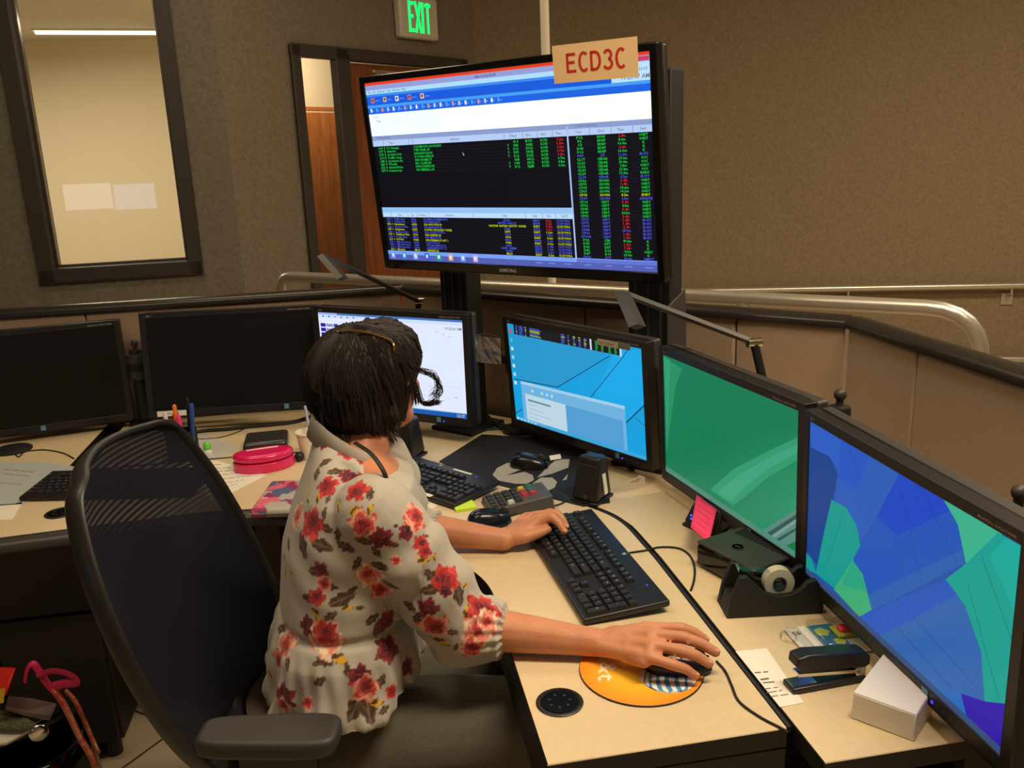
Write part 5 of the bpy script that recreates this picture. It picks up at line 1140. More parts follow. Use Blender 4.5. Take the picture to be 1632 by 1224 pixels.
G().lathe([(.0975, .0031), (0, .0031)], n=72).build('printed_top', PADM, t)
gc = (.042, -.020); R0 = .043
g = G(); g.T = TR(gc[0], gc[1], .0034); g.lathe([(R0, 0), (0, 0)], n=48, mi=0)
# blue bands curving over the white globe
for k, (yb, wid, bow) in enumerate(((-.034, .0030, .004), (-.024, .0052, .010), (-.011, .0075, .014), (.003, .0090, .016), (.018, .0082, .015), (.031, .0050, .010))):
    top, bot = [], []
    for i in range(17):
        x = -R0 + 2 * R0 * i / 16; sag = math.sqrt(max(R0 * R0 - x * x, 0)); th_ = yb + bow * (x / R0) ** 2 * .8 - bow * .3 + x * .12
        w_ = wid * (1 - (i / 16) * .55) * min(1, sag / R0 * 1.6); th_ = max(min(th_, sag - w_ / 2), -sag + w_ / 2); top.append((th_ + w_ / 2, x, .0003)); bot.append((th_ - w_ / 2, x, .0003))
    for i in range(16): g.add([bot[i], bot[i + 1], top[i + 1], top[i]], [(0, 1, 2, 3)], 1)
g.build('globe_emblem', [mat('print_white', (245, 243, 238), .6), mat('print_blue', (74, 146, 200), .6)], t)
g = G(); g.text('at&t', TR(-.066, .058, .0034) @ RZ(-pi / 2), .040, 0, width=.098); g.build('lettering', mat('print_cream', (252, 240, 200), .6), t)

# black and grey mat
mt = thing('mouse_mat', 'black mat with pale grey leaf shapes below the cyan monitor', 'mouse pad', (0, 0, DZ))
q = [atz(x, y, DZ + .003) for x, y in ((700, 735), (768, 692), (900, 700), (968, 740), (972, 800), (930, 806), (783, 769))]
G().prism([(p.x, p.y) for p in q], 0, .003, 0).build('rubber_sheet', mat('black_mat', (20, 19, 20), .75), mt)
GS = mat('pale_grey_print', (168, 162, 146), .7)
S = [[(785, 757), (792, 746), (808, 738), (824, 737), (848, 742), (826, 750), (806, 758), (836, 752), (849, 757), (851, 765), (840, 771), (822, 771), (795, 766)],
     [(856, 761), (872, 745), (888, 731), (908, 731), (906, 745), (880, 755)], [(848, 771), (862, 761), (880, 761), (888, 768), (884, 777), (870, 784), (862, 779)], [(896, 766), (905, 755), (903, 764)]]
g = G()
for s in S: g.poly([(p.x, p.y, .0034) for p in [atz(x, y, DZ + .0034) for x, y in s]][::-1], 0)
o = g.build('printed_leaves', GS, mt); o['label'] = 'pale grey leaf shapes'; g = o.data
bm = bmesh.new(); bm.from_mesh(g); bmesh.ops.recalc_face_normals(bm, faces=bm.faces)
for f in bm.faces:
    if f.normal.z < 0: f.normal_flip()
bm.to_mesh(g); bm.free()

# ================================================================ KEYPAD
fr = Vector((.247, 1.841)); kd = Vector((math.cos(rad(4)), math.sin(rad(4)))); kw = Vector((-kd.y, kd.x)); kcn = fr + kd * .078 + kw * .052
t = thing('number_keypad', 'dark grey programmable keypad with red, blue, green and yellow keys', 'keypad', (kcn.x, kcn.y, DZ), rad(4))
g = G(); g.add([(-.078, -.052, 0), (.078, -.052, 0), (.078, .052, 0), (-.078, .052, 0), (-.074, -.048, .018), (.050, -.048, .034), (.074, -.046, .036), (.074, .046, .036), (.050, .048, .034), (-.074, .048, .018)],
      [(0, 3, 2, 1), (4, 5, 8, 9), (5, 6, 7, 8), (0, 1, 6, 5, 4), (1, 2, 7, 6), (2, 3, 9, 8, 7), (3, 0, 4, 9)]); g.build('case', mat('keypad_grey', (78, 76, 74), .5), t, bevel=.004, seg=3)
cols_ = {(4, 3): (206, 196, 60), (5, 3): (50, 120, 70), (4, 2): (176, 60, 60), (5, 2): (70, 100, 130), (4, 1): (170, 56, 66), (5, 1): (176, 54, 62), (4, 0): (60, 58, 58), (2, 0): (196, 196, 190)}
for i in range(6):
    for j in range(4):
        if i > 3 and j == 0: continue
        c_ = cols_.get((i, j)); m_ = mat('key_%d_%d_%d' % c_, c_, .5) if c_ else mat('key_dark', (44, 44, 47), .5)
        o = bpy.data.objects.new('key', keymesh('789+/*456-()123=%#0.CE'[(i * 4 + j) % 22] if not c_ else '', .0165, .017, .006, m_)); COL.objects.link(o); o.parent = t
        o.matrix_local = TR(-.062 + i * .0195, -.033 + j * .0205, .0192 + i * .0195 * .129) @ RY(-math.atan(.129))
# ================================================================ SPEAKERS
def speaker(c, rz, label, w=.062, d=.075, h_=.105, leds=False):
    t = thing('desktop_speaker', label, 'speaker', (c[0], c[1], DZ), rz)
    g = G(); g.prism([(-w / 2, -d / 2), (w / 2, -d / 2), (w / 2 * .85, d / 2), (-w / 2 * .85, d / 2)], 0, .008); g.build('base', BLK, t, bevel=.003)
    g = G(); g.add([(-w / 2, -d / 2, .008), (w / 2, -d / 2, .008), (w * .36, d / 2, .008), (-w * .36, d / 2, .008), (-w * .40, -d * .18, h_), (w * .40, -d * .18, h_), (w * .28, d * .34, h_ * .96), (-w * .28, d * .34, h_ * .96)],
                   [(0, 3, 2, 1), (4, 5, 6, 7), (0, 1, 5, 4), (1, 2, 6, 5), (2, 3, 7, 6), (3, 0, 4, 7)]); cbn = g.build('cabinet', BLK, t, bevel=.008, seg=3)
    sl = math.atan2(d * .32, h_ - .008); g = G(); g.T = TR(0, -d / 2 - .0015, .01) @ RX(-sl); g.box((0, 0, (h_ - .02) / 2), (w * .74, .003, h_ * .72)); g.build('grille', BLK2, cbn, bevel=.003)
    g = G(); g.T = TR(0, -d / 2 - .003, .016) @ RX(-sl); g.tube([(.010, 0, .006), (.010, -.006, .006)], .005, n=14); g.build('volume_knob', DKG, cbn, smooth=True)
    if leds:
        g = G(); g.T = TR(-.022, -d / 2 - .002, .026) @ RX(-sl)
        g.box((0, 0, 0), (.004, .001, .004)); g.build('status_light', em((40, 70, 255), 3), t); g = G(); g.T = TR(-.022, -d / 2 - .002, .034) @ RX(-sl); g.box((0, 0, 0), (.004, .001, .004)); g.build('status_light', em((40, 70, 255), 3), t)
    return t
sp1 = speaker((.505, 1.895), rad(-48), 'black desktop speaker standing below the cyan monitor with a white side label', .075, .085, .112)
g = G(); g.box((.034, .0, .045), (.001, .014, .05), 0, RY(rad(-8)) ); g.build('white_label', PAPER, sp1)
speaker((.712, 1.668), rad(-62), 'black desktop speaker with blue lights behind the pink note', .10, .085, .058, leds=True)
s3 = atz(655, 738, DZ); speaker((.085, 2.335), rad(-40), 'black desktop speaker below the white monitor beside the woman\'s neck', .10, .09, .12)
# pink note stuck to the green monitor's lower edge
pp = [atpl(x, y, M5.c - M5.n * o_, M5.n) for x, y, o_ in ((1110, 788, .020), (1142, 812, .020), (1130, 867, .100), (1101, 842, .100))]
t = thing('sticky_note', 'bright pink sticky note hanging from the green monitor\'s lower edge', 'note', pp[0])
nrm = (pp[1] - pp[0]).cross(pp[3] - pp[0]).normalized(); nrm = nrm if nrm.dot(EYE - pp[0]) > 0 else -nrm
n_ = 6; vs = []
for i in range(n_ + 1):
    for j in range(n_ + 1): u, v = i / n_, j / n_; p = (pp[0] * (1 - u) + pp[1] * u) * (1 - v) + (pp[3] * (1 - u) + pp[2] * u) * v; vs.append(p - pp[0] + nrm * (.003 * v * v))
g = G().add(vs, [(i * 7 + j, i * 7 + j + 1, (i + 1) * 7 + j + 1, (i + 1) * 7 + j) for i in range(n_) for j in range(n_)]); o = g.build('paper_sheet', mat('hot_pink_paper', (255, 66, 120), .8), t, smooth=True); o.modifiers.new('s', 'SOLIDIFY').thickness = .0004
g = G()
for k in range(6): a_ = vs[7 * 1 + k].lerp(vs[7 * 1 + k + 1], .5) + nrm * .0006; b_ = vs[7 * 5 + k].lerp(vs[7 * 5 + k + 1], .4) + nrm * .0006; g.tube([a_, b_], .0003, n=4)
g.build('handwriting', mat('pink_pencil', (200, 60, 100), .8), t)
# small black computer with vents
t = thing('mini_computer', 'small black computer box with a slotted silver-grey top under the green monitor', 'computer', (.705, 1.455, DZ), rad(-70))
g = G(); g.box((0, 0, .026), (.155, .15, .044)); g.build('case', GLOSS, t, bevel=.006, seg=3)
g = G(); g.prism([(-.077, -.074), (.077, -.074), (.077, .074), (-.077, .074)], .048, .055); g.build('lid', mat('dark_silver_lid', (74, 68, 62), .35, .4), t, bevel=.004, seg=3)
g = G()
for k in range(16): g.box((-.060 + k * .0082, .035, .0556), (.0034, .045, .0012))
g.build('vent_slots', BLK2, t)
g = G(); g.T = TR(-.01, -.03, .0556); g.lathe([(.0125, 0), (.0125, .0008), (.0108, .0008), (.0108, 0)], n=28); g.box((0, 0, .0004), (.012, .004, .0008), 0, RZ(.4)); g.build('emblem', DKG, t)
# tape dispenser
ta = rad(-8); tcn = Vector((.676, 1.318))
t = thing('tape_dispenser', 'black desktop tape dispenser holding a roll of clear tape', 'tape dispenser', (tcn.x, tcn.y, DZ), ta)
prf = [(-.088, .0), (.080, .0), (.084, .012), (.076, .056), (.068, .066), (.054, .062), (.044, .050), (.026, .040), (.002, .038), (-.022, .046), (-.040, .064), (-.054, .078), (-.066, .078), (-.080, .040)]
g = G(); MX = Matrix(((1, 0, 0, 0), (0, 0, 1, 0), (0, 1, 0, 0), (0, 0, 0, 1)))
for y0_, y1_ in ((-.034, -.022), (.022, .034)): g.prism(prf, y0_, y1_, 0, MX)
g.prism([(-.088, 0), (.080, 0), (.084, .012), (.06, .022), (-.02, .020), (-.078, .034)], -.022, .022, 0, MX); o = g.build('body', BLK2, t, bevel=.0015, seg=2)
g = G(); g.T = TR(.012, 0, .050) @ RX(pi / 2)
vs = []; g.lathe([(.0125, -.0095), (.027, -.0095), (.027, .0095), (.0125, .0095), (.0125, -.0095)], n=36); rl = g.build('tape_roll', mat('tape_cream', (216, 206, 176), .35), t, smooth=True, angle=30)
g = G(); g.T = TR(.012, 0, .050) @ RX(pi / 2); g.lathe([(.0100, -.011), (.0124, -.011), (.0124, .011), (.0100, .011), (.01, -.011)], n=28); g.build('hub', DKG, t, smooth=True, angle=30)
g = G().box((-.026, 0, .074), (.060, .018, .0006), 0, RY(rad(7))); g.build('tape_tail', CLEAR, t)
g = G().box((-.060, 0, .080), (.004, .022, .006)); g.build('cutter', CHRM, t)
# blister pack
bt = rad(-2); t = thing('blister_pack', 'clear plastic blister pack with a printed card and a pink rubber piece', 'package', (.722, 1.190, DZ), bt)
G().box((0, 0, .003), (.125, .092, .0012)).build('printed_card', WHT, t)
g = G(); g.box((.0, .005, .0038), (.045, .080, .0004)); o = g.build('blue_print', mat('print_teal', (50, 120, 160), .5), t)
g = G(); g.lathe([(.014, .0043), (0, .0043)], n=5, T=TR(-.006, .022, 0)); g.lathe([(.011, .0044), (0, .0044)], n=5, T=TR(.010, -.01, 0)); g.build('flower_print', mat('print_lime', (190, 200, 70), .5), t)
g = G(); g.text('E5', TR(-.055, .022, .0042), .014, 0, width=.014); g.text('11 pc', TR(-.05, -.030, .0042), .008, 0, width=.02); g.build('card_print', BLKINK, t)
g = G(); g.box((.036, .012, .012), (.038, .018, .012)); g.build('pink_piece', mat('pink_rubber', (236, 66, 96), .4), t, bevel=.005, seg=3)
g = G(); g.box((.036, .012, .0075), (.052, .034, .006)); g.build('green_tray', mat('lime_plastic', (176, 190, 70), .4), t, bevel=.002)
g = G(); g.box((.018, .0, .011), (.092, .082, .0180)); g.box((-.052, .0, .006), (.024, .085, .008)); g.build('plastic_shell', CLEAR, t, bevel=.004)
g = G(); g.tube([(-.066 + .012 * math.cos(w), .02 + .016 * math.sin(w), .004) for w in [k * 2 * pi / 14 for k in range(15)]], .0022, n=6); g.build('hanger_ring', CLEAR, t, smooth=True)
# stapler
sa = rad(3); t = thing('stapler', 'black metal stapler lying open-jawed on the desk', 'stapler', (.650, 1.083, DZ), sa)
G().box((0, 0, .005), (.125, .032, .010)).build('base', BLK, t, bevel=.003)
G().box((-.040, 0, .0108), (.040, .020, .0016)).build('anvil', CHRM, t)
g = G(); g.T = TR(.058, 0, .014) @ RY(rad(6)); g.box((-.058, -.003, .004), (.106, .018, .005)); g.build('staple_rail', CHRM, t)
g = G(); g.T = TR(.058, 0, .014) @ RY(rad(8)); g.prism([(-.118, .013), (-.108, .010), (.0, .010), (.008, .016), (.006, .030), (-.006, .036), (-.10, .034), (-.118, .028)], -.014, .014, 0, MX); g.build('top_arm', BLK, t, bevel=.003, seg=2)
G().box((.054, 0, .016), (.018, .024, .018)).build('hinge', CHRM, t, bevel=.002)
# papers
def sheet(px_, label, m=PAPER, z=DZ, lines=None, name='paper_sheet', cat='paper', curl=0):
    q = [atz(x, y, z + .0008) for x, y in px_]; c = sum(q, Vector()) / len(q); t = thing(name, label, cat, (c.x, c.y, z))
    G().prism([(p.x - c.x, p.y - c.y) for p in q], .0002, .0010).build('page', m, t)
    if lines:
        g = G()
        for (x0, y0), (x1, y1), n, th_ in lines:
            a_, b_ = atz(x0, y0, z + .0014), atz(x1, y1, z + .0014); d = (b_ - a_).normalized(); ang = math.atan2(d.y, d.x); L = (b_ - a_).length; s_ = 0; R3 = random.Random(int(x0 * 7 + y0))
            while s_ < L - .004:
                wl_ = min(R3.uniform(.005, .02), L - s_); p = a_ + d * (s_ + wl_ / 2) - c; g.box((p.x, p.y, .0012), (wl_, th_, .0003), 0, RZ(ang)); s_ += wl_ + .004
        g.build('writing', n if not isinstance(n, int) else INK, t)
    return t
sheet([(1172, 1038), (1222, 1033), (1281, 1120), (1243, 1127)], 'narrow white slip with blurred purple and black writing beside the stapler', PAPER, lines=[((1203, 1072), (1228, 1070), BLKINK, .003), ((1212, 1083), (1232, 1080), INK, .004), ((1216, 1088), (1238, 1086), INK, .003), ((1218, 1098), (1240, 1095), INK, .002), ((1222, 1104), (1246, 1100), INK, .002), ((1228, 1110), (1258, 1106), INK, .002)])
ln_ = []
for k in range(9):
    f_ = k / 8; ln_.append(((306 + 38 * f_ * .9, 741 + 52 * f_), (352 + 52 * (1 - f_) * .2 + 38 * f_ * .4, 741 + 36 * f_), INK, .0018))
sheet([(296, 736), (345, 734), (425, 757), (337, 802)], 'white printed sheet lying on the desk behind the chair back', PAPER, lines=[((308, 742), (352, 740), INK, .003), ((314, 748), (370, 745), INK, .002), ((322, 752), (388, 749), INK, .003), ((328, 758), (396, 753), INK, .002), ((330, 766), (400, 758), INK, .003), ((334, 774), (392, 764), INK, .002), ((338, 782), (380, 770), INK, .002)])
sheet([(306, 693), (322, 690), (383, 713), (345, 730), (305, 731)], 'pale grey notepad sheet under the green-capped bottle', mat('grey_paper', (190, 186, 178), .8))
sheet([(-30, 736), (75, 737), (128, 745), (112, 756), (40, 803), (-30, 808)], 'bluish grey printed form under the far left keyboard', mat('bluish_paper', (176, 184, 184), .7), lines=[((8, 748), (54, 752), INK, .004), ((6, 755), (50, 759), INK, .003), ((0, 769), (35, 772), mat('red_ink', (150, 90, 80), .8), .003)])
sheet([(-30, 806), (22, 803), (36, 800), (20, 828), (-30, 830)], 'white sheet corner at the left edge below the grey form', PAPER)
sheet([(645, 792), (664, 788), (697, 806), (673, 818), (640, 812)], 'small white note pad by the front corner of the middle keyboard', PAPER, name='note_pad', cat='note')
# white box
c = Vector((.716, 1.000)); t = thing('cardboard_box', 'plain small white cardboard box under the blue monitor', 'box', (c.x, c.y, DZ), rad(-51))
w_ = .085; G().box((.0, .045 - .03, .021), (.086, .150, .041)).build('carton', WHT, t, bevel=.0012, seg=1); G().box((0, .015, .0422), (.084, .148, .0008)).build('lid_flap', WHT, t)
# green note pad
q = atz(740, 808, DZ + .01); t = thing('sticky_note_pad', 'small lime green sticky note pad beside the middle keyboard', 'note pad', (.197, 1.925, DZ), rad(6)); G().box((0, 0, .0035), (.050, .050, .006)).build('pad', mat('lime_paper', (196, 236, 64), .8), t); G().box((0, 0, .0068), (.050, .050, .0006)).build('top_note', mat('lime_paper2', (206, 242, 76), .8), t)
# purple pen on white pad
def pen(a_, b_, r, m, label, capm=None, name='pen', capl=.3):
    a_, b_ = Vector(a_), Vector(b_); t = thing(name, label, 'pen', a_); d = b_ - a_
    G().tube([(0, 0, 0), d * .06, d * (1 - capl)], [r * .4, r, r], n=12).build('barrel', m, t, smooth=True, angle=50); G().tube([d * (1 - capl), d * .97, d], [r * 1.15, r * 1.1, r * .6], n=12).build('cap', capm or m, t, smooth=True, angle=50); return t
pen(atz(672, 806, DZ + .007), atz(664, 787, DZ + .014), .0042, mat('purple_plastic', (96, 74, 160), .4), 'purple pen lying across the small white note pad')
# white tag hanging below the cyan monitor
tg = [(1015, 759), (1027, 757), (1034, 784), (1021, 786)]; q = [atz(x, y, DZ + .001) for x, y in tg]
q0 = aty(1022, 758, 1.965); t = thing('cable_tag', 'white tag on a cable beside the foot of the right black post', 'tag', q0)
T = RZ(rad(-50)) @ RX(rad(8)); g = G(); g.T = T; g.box((0, 0, -.019), (.020, .001, .036)); g.build('tag_card', WHT, t); g = G(); g.T = T; g.text('DVI', TR(-.006, -.0012, -.030) @ RX(pi / 2), .009, 0, width=.012); g.build('print', INK, t); G().tube([(0, 0, -.002), (-.02, .01, -.012), (-.07, .0, -.036)], .0012, n=6).build('tie', WHT, t, smooth=True)
# white label on cable near black mouse
q = atz(885, 727, DZ + .015); t = thing('cable_tag', 'white tag on a dark cable behind the mouse on the black mat', 'tag', (q.x, q.y, DZ + .004), rad(10)); G().box((0, 0, .008), (.032, .001, .013), 0, RX(rad(-35))).build('tag_card', WHT, t); G().tube([(-.06, .05, 0), (-.02, .01, .004), (.02, 0, .004), (.07, -.02, 0)], .0025, n=6).build('cable_piece', BLK2, t, smooth=True)
# ================================================================ LEFT DESK THINGS
pcup = atz(291, 735, DZ); t = thing('pen_cup', 'black square pen cup crowded with pens', 'pen holder', (pcup.x, pcup.y + .03, DZ), rad(-8))
g = G()
for a_, b_, c_, d_ in ((0, -.033, .068, .003), (0, .033, .068, .003), (-.0325, 0, .003, .066), (.0325, 0, .003, .066)): g.box((a_, b_, .042), (c_, d_, .084))
g.box((0, 0, .002), (.066, .066, .004)); g.build('cup', BLK2, t, bevel=.002)
g = G().box((0, 0, .04), (.002, .062, .07)); g.build('divider', BLK2, t)
cb = Vector((pcup.x, pcup.y + .03, DZ + .01))
for dx, dy, tx_, ty_, L, r, m, cm, lb in ((-.022, -.02, -.01, .0, .135, .0055, mat('pink_ink_barrel', (240, 60, 150), .4), mat('clear_white_cap', (220, 215, 220), .3), 'pink highlighter with a pale clear cap in the pen cup'),
        (-.004, -.010, -.004, .01, .150, .0055, mat('orange_barrel', (240, 120, 40), .4), None, 'orange marker in the pen cup'), (.004, -.022, .0, .0, .125, .006, mat('pink_barrel', (238, 60, 130), .4), None, 'hot pink marker in the pen cup'),
        (.018, .010, .010, .0, .165, .0045, BLK, None, 'tall black pen in the pen cup'), (.026, -.004, .014, .0, .150, .006, mat('blue_barrel', (40, 80, 150), .4), None, 'blue marker in the pen cup'),
        (-.012, -.028, -.006, .0, .105, .0045, mat('yellow_barrel', (226, 214, 40), .4), None, 'short yellow marker in the pen cup'), (-.014, .012, -.002, .0, .118, .0045, mat('red_barrel', (190, 30, 40), .4), None, 'short red pen in the pen cup')):
    a_ = cb + Vector((dx, dy, 0)); pen(a_, a_ + Vector((tx_, ty_, L)), r, m, lb, cm)
p = atz(331, 728, DZ); t = thing('glue_bottle', 'small white bottle with a bright green cap', 'bottle', (p.x, p.y + .01, DZ)); G().lathe([(.013, .0), (.014, .002), (.014, .014), (.009, .020), (0, .020)], n=24).build('bottle', mat('white_plastic', (225, 225, 220), .3), t, smooth=True); G().lathe([(.0095, .018), (.0105, .022), (.0095, .036), (.006, .041), (0, .042)], n=24).build('cap', mat('green_cap', (110, 220, 60), .4), t, smooth=True)
p = atz(422, 722, DZ); t = thing('docking_station', 'dark grey flat docking box behind the pink case', 'computer accessory', (p.x, p.y + .07, DZ), rad(2)); G().box((0, 0, .016), (.13, .13, .028), 0, None, (.94, .9)).build('case', mat('dark_gloss_grey', (52, 50, 49), .22), t, bevel=.010, seg=3); g = G(); g.T = TR(0, -.0, .0306); g.text('HP', TR(-.009, -.006, 0), .016, 0, width=.018); g.build('emblem', DKG, t)
p = atz(430, 745, DZ); t = thing('pink_case', 'glossy hot pink rounded case with a white strip on its lid', 'case', (-.303, 2.36, DZ), rad(10))
pts = [(.082 * math.cos(w), (.058 if math.sin(w) < 0 else .036) * math.sin(w)) for w in [2 * pi * k / 48 for k in range(48)]]
PNK = mat('hot_pink_gloss', (226, 28, 98), .22, coat=.4); G().prism(pts, 0, .026).build('lower_shell', PNK, t, bevel=.003, seg=3); G().prism([(x * .99, y * .99) for x, y in pts], .0265, .050).build('lid', PNK, t, bevel=.014, seg=5); G().box((-.0, .010, .0505), (.085, .006, .0012)).build('white_strip', WHT, t)
g = G(); g.ell((0, 0, .0135), (.0135, .0135, .0135)); p = atz(478, 735, DZ); tag(g.build('black_ball', BLK, smooth=True, loc=(p.x, p.y, DZ)), 'small black ball beside the white foam cup', 'ball')
p = atz(492, 733, DZ); t = thing('foam_cup', 'white foam cup with a straw, half hidden by the woman\'s shoulder', 'cup', (p.x + .005, p.y + .02, DZ)); FO = mat('foam_white', (236, 228, 205), .7)
G().lathe([(.024, 0), (.025, .004), (.034, .072), (.037, .074), (.0375, .078), (.035, .079), (.033, .074), (.023, .006), (0, .006)], n=32).build('cup_body', FO, t, smooth=True)
G().tube([(0, .0, .01), (.004, .004, .075), (-.002, .006, .150)], .0038, n=12).build('straw', mat('pale_blue_straw', (190, 196, 216), .4), t, smooth=True)
t = thing('floral_wallet', 'grey wallet printed with pink and magenta flowers, on the desk behind the woman', 'wallet', (-.238, 2.072, DZ), rad(80))
WM = mat('floral_wallet_print', (178, 172, 160), .5); nt = WM.node_tree; tc = nt.nodes.new('ShaderNodeTexCoord'); vo = nt.nodes.new('ShaderNodeTexVoronoi'); vo.inputs['Scale'].default_value = 22; nz_ = nt.nodes.new('ShaderNodeTexNoise'); nz_.inputs['Scale'].default_value = 55
ad = nt.nodes.new('ShaderNodeMixRGB'); ad.blend_type = 'ADD'; ad.inputs[0].default_value = .035; nt.links.new(tc.outputs['Object'], ad.inputs[1]); nt.links.new(tc.outputs['Object'], nz_.inputs[0]); nt.links.new(nz_.outputs['Color'], ad.inputs[2]); nt.links.new(ad.outputs[0], vo.inputs['Vector'])
hs = nt.nodes.new('ShaderNodeValToRGB'); hs.color_ramp.interpolation = 'CONSTANT'
for pos, c_ in ((0, (150, 40, 90)), (.22, (178, 172, 160)), (.45, (220, 100, 130)), (.6, (86, 96, 130)), (.72, (60, 50, 60)), (.82, (226, 150, 150))):
    e_ = hs.color_ramp.elements.new(pos) if pos else hs.color_ramp.elements[0]; e_.position = pos; e_.color = rgb(c_)
sx_ = nt.nodes.new('ShaderNodeSeparateColor'); nt.links.new(vo.outputs['Color'], sx_.inputs[0]); nt.links.new(sx_.outputs[0], hs.inputs[0]); nt.links.new(hs.outputs[0], nt.nodes['Principled BSDF'].inputs['Base Color'])
G().box((0, 0, .013), (.195, .096, .024)).build('body', WM, t, bevel=.010, seg=4); G().box((0, 0, .013), (.198, .099, .003)).build('zipper', mat('grey_zip', (120, 112, 108), .4), t, bevel=.001)
# plastic bag hanging at the white monitor's right edge
c = atd(778, 556, 2.42); t = thing('plastic_bag', 'crumpled clear plastic sleeve hanging beside the white monitor', 'plastic bag', c, rad(-10)); vs = []; R3 = random.Random(2)
for i in range(9):
    for j in range(7): vs.append((-.035 + .07 * i / 8, R3.uniform(-.006, .006), .040 - .075 * j / 6 - (.012 * i / 8)))
G().add(vs, [(i * 7 + j, i * 7 + j + 1, (i + 1) * 7 + j + 1, (i + 1) * 7 + j) for i in range(8) for j in range(6)]).build('sleeve', mat('cloudy_plastic', (190, 180, 165), .35, alpha=.22), t); G().tube([(-.035, 0, .04), (0, -.004, .045), (.035, .004, .03)], .0022, n=6).build('folded_rim', CLEAR, t, smooth=True)

# ================================================================ CABLES
cable('keyboard_cable', [(1003, 881), (1030, 877), (1052, 872), (1082, 874), (1100, 886), (1107, 905), (1106, 925), (1101, 941)], .0022, 'thin black keyboard cable looping across the desk seam')
cable('mouse_cable', [(1142, 1054), (1156, 1070), (1166, 1092), (1178, 1118), (1210, 1142), (1244, 1160), (1256, 1168)] , .0020, 'thin black mouse cable running from the orange pad to the desk edge')
cable('mouse_cable', [(812, 823), (838, 815), (862, 808), (888, 805), (905, 797)], .002, 'thin black cable from the blue-black mouse to the speaker')
cable('keypad_cable', [(880, 781), (892, 786), (902, 792), (908, 797)], .002, 'short grey cable leaving the right end of the keypad', DKG)
cable('monitor_cable', [(305, 690), (330, 686), (360, 684), (395, 680), (430, 677), (470, 672), (500, 662)], .006, 'thick black cable bundle lying under the middle dark monitor')
cable('monitor_cable', [(310, 700), (345, 698), (375, 690), (395, 680)], .0016, 'thin dark cable curving over the grey notepad sheet')
cable('monitor_cable', [(-10, 716), (20, 722), (30, 728), (40, 720), (70, 717), (100, 722), (118, 731)], .002, 'thin black cable on the far left desk under the leftmost monitor')
for k, (c_, lb) in enumerate((((44, 60, 50), 'dark green cable among the tangle behind the black mat, foremost'), ((50, 64, 56), 'dark green cable in the middle of the tangle behind the black mat'), ((36, 36, 36), 'black cable at the back of the tangle behind the black mat'))):
    cable('network_cable', [(775, 685 - k * 5), (805, 683 - k * 3), (835, 690 - k * 3), (862, 699 - k * 4), (885, 700 - k * 5)], .0035, lb, mat('cable_%d' % k, c_, .5))
cable('power_cable', [(906, 712), (930, 716), (965, 722), (985, 735), (1010, 750)], .003, 'black cable behind the speaker running to the right post')
q = [aty(752, 590, 2.50), aty(760, 620, 2.55), aty(772, 655, 2.58), atz(800, 684, DZ + .004)]; tag(G().tube(smooth_path(q, 6), .004, n=8).build('power_cable', BLK2, smooth=True), 'black cable dropping between the white and cyan monitors', 'cable')
# base of the far left monitor arm
p = atz(20, 718, DZ); tag(G().lathe([(.055, 0), (.055, .005), (.05, .008), (0, .008)], n=36).build('desk_disc', BLK2, smooth=True, loc=(p.x, p.y, DZ)), 'flat black disc on the desk under the leftmost monitor', 'stand')

# ================================================================ HANDBAG, lower left
bz = Vector((-.90, 1.93, 0)); t = thing('handbag', 'open glossy black patent handbag with a silver snap and pink strap on the floor', 'handbag', bz, rad(25))
PAT = mat('black_patent', (10, 10, 12), .08, coat=.8)
vs = []; K = 36; lv = [(0, .90), (.06, 1.0), (.14, 1.0), (.22, .94), (.27, .90)]
for z, s in lv:
    for k in range(K): w = 2 * pi * k / K; vs.append((.19 * s * math.copysign(abs(math.cos(w)) ** .7, math.cos(w)), .10 * s * math.copysign(abs(math.sin(w)) ** .7, math.sin(w)) * (1 + .1 * math.sin(w * 3)), z + (.02 * math.sin(w * 2 + 1) if z > .2 else 0)))
o = G().add(vs, [(i * K + k, i * K + (k + 1) % K, (i + 1) * K + (k + 1) % K, (i + 1) * K + k) for i in range(4) for k in range(K)] + [tuple(range(K))[::-1]]).build('bag_body', PAT, t, smooth=True, angle=80); o.modifiers.new('s', 'SOLIDIFY').thickness = .006
ti = t.matrix_world.inverted()
def L_(px, py, Y): return ti @ aty(px, py, Y)
q = L_(62, 1168, 1.80); G().ell(q, (.020, .008, .020), 0, 24, 12).build('snap', CHRM, t, smooth=True)
SEQ = mat('red_sequin_strap', (196, 20, 50), .35, noise=(70, (216, 160, 110), 3)); 
s1_ = [L_(84, 1098, 1.86), L_(100, 1120, 1.85), L_(115, 1150, 1.84), L_(130, 1180, 1.83), L_(146, 1206, 1.82), L_(152, 1222, 1.82)]
G().tube(smooth_path(s1_, 5), .017, n=10, flat=.4, up=(1, 0, 0)).build('strap', SEQ, t, smooth=True)
s2_ = [L_(104, 1100, 1.90), L_(120, 1118, 1.89), L_(135, 1150, 1.88), L_(148, 1180, 1.86), L_(157, 1200, 1.84)]
G().tube(smooth_path(s2_, 5), .013, n=10, flat=.4, up=(1, 0, 0)).build('strap', SEQ, t, smooth=True)
RB = mat('raspberry_ribbon', (200, 30, 84), .5)
s3_ = [L_(40, 1086, 1.86), L_(44, 1066, 1.86), L_(53, 1058, 1.86), L_(64, 1072, 1.86), L_(78, 1092, 1.855), L_(92, 1106, 1.85)]
G().tube(smooth_path(s3_, 5), .008, n=8, flat=.5, up=(1, 0, 0)).build('ribbon', RB, t, smooth=True)
s4_ = [L_(62, 1078, 1.855), L_(80, 1070, 1.85), L_(102, 1072, 1.85), L_(118, 1080, 1.85), L_(121, 1088, 1.85), L_(104, 1089, 1.85), L_(86, 1094, 1.85)]
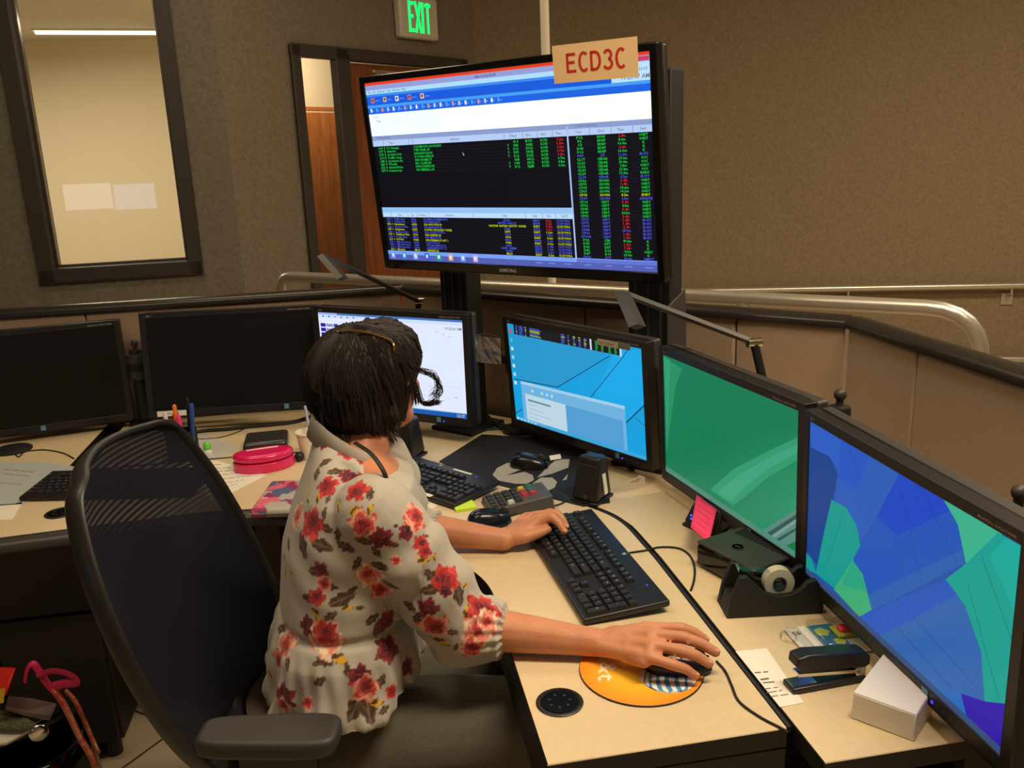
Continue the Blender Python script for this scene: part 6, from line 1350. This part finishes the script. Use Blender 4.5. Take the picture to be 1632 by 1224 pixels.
G().tube(smooth_path(s4_, 5), .010, n=8, flat=.4, up=(0, 1, .2)).build('ribbon', RB, t, smooth=True)
def packet(px_, Y, label, m, name, cat, extra=None, dY=.05):
    q = [aty(x, y, Y + (dY if i in (0, 1) else 0)) for i, (x, y) in enumerate(px_)]; t_ = thing(name, label, cat, q[0]); nn_ = (q[1] - q[0]).cross(q[-1] - q[0]).normalized() * .005
    a_ = [p - q[0] for p in q]; n = len(a_); G().add([p + nn_ for p in a_] + [p - nn_ for p in a_], [tuple(range(n)), tuple(range(n, 2 * n))[::-1]] + [(i, n + i, n + (i + 1) % n, (i + 1) % n) for i in range(n)]).build('packet', m, t_, bevel=.003)
    if extra: extra(t_, q[0])
    return t_
def yl(t_, o0):
    q = [aty(x, y, 1.86) - o0 for x, y in ((-6, 1100), (8, 1096), (6, 1120), (-6, 1122))]; G().add(q, [(0, 1, 2, 3)]).build('yellow_panel', mat('yellow_print', (220, 190, 50), .5), t_)
packet([(-20, 1063), (26, 1064), (10, 1108), (-20, 1120)], 1.875, 'red snack packet with a yellow panel at the left edge above the handbag', mat('red_foil', (200, 28, 20), .25), 'snack_packet', 'packet', yl)
packet([(-20, 1158), (58, 1160), (10, 1186), (-20, 1190)], 1.86, 'white paper lying in the mouth of the black handbag', PAPER, 'folded_paper', 'paper')
packet([(-20, 1134), (22, 1134), (60, 1156), (40, 1163), (-20, 1158)], 1.88, 'grey and green dotted pouch in the handbag', mat('green_dotted', (126, 124, 100), .4, noise=(120, (74, 84, 42), 2)), 'pouch', 'pouch')
packet([(12, 1112), (50, 1116), (90, 1124), (80, 1146), (40, 1138), (8, 1128)], 1.90, 'greyish brown satin pouch at the back of the handbag', mat('brown_satin', (112, 92, 86), .3), 'pouch', 'pouch')

# two white screens on the desk behind the photographer, seen mirrored in the window
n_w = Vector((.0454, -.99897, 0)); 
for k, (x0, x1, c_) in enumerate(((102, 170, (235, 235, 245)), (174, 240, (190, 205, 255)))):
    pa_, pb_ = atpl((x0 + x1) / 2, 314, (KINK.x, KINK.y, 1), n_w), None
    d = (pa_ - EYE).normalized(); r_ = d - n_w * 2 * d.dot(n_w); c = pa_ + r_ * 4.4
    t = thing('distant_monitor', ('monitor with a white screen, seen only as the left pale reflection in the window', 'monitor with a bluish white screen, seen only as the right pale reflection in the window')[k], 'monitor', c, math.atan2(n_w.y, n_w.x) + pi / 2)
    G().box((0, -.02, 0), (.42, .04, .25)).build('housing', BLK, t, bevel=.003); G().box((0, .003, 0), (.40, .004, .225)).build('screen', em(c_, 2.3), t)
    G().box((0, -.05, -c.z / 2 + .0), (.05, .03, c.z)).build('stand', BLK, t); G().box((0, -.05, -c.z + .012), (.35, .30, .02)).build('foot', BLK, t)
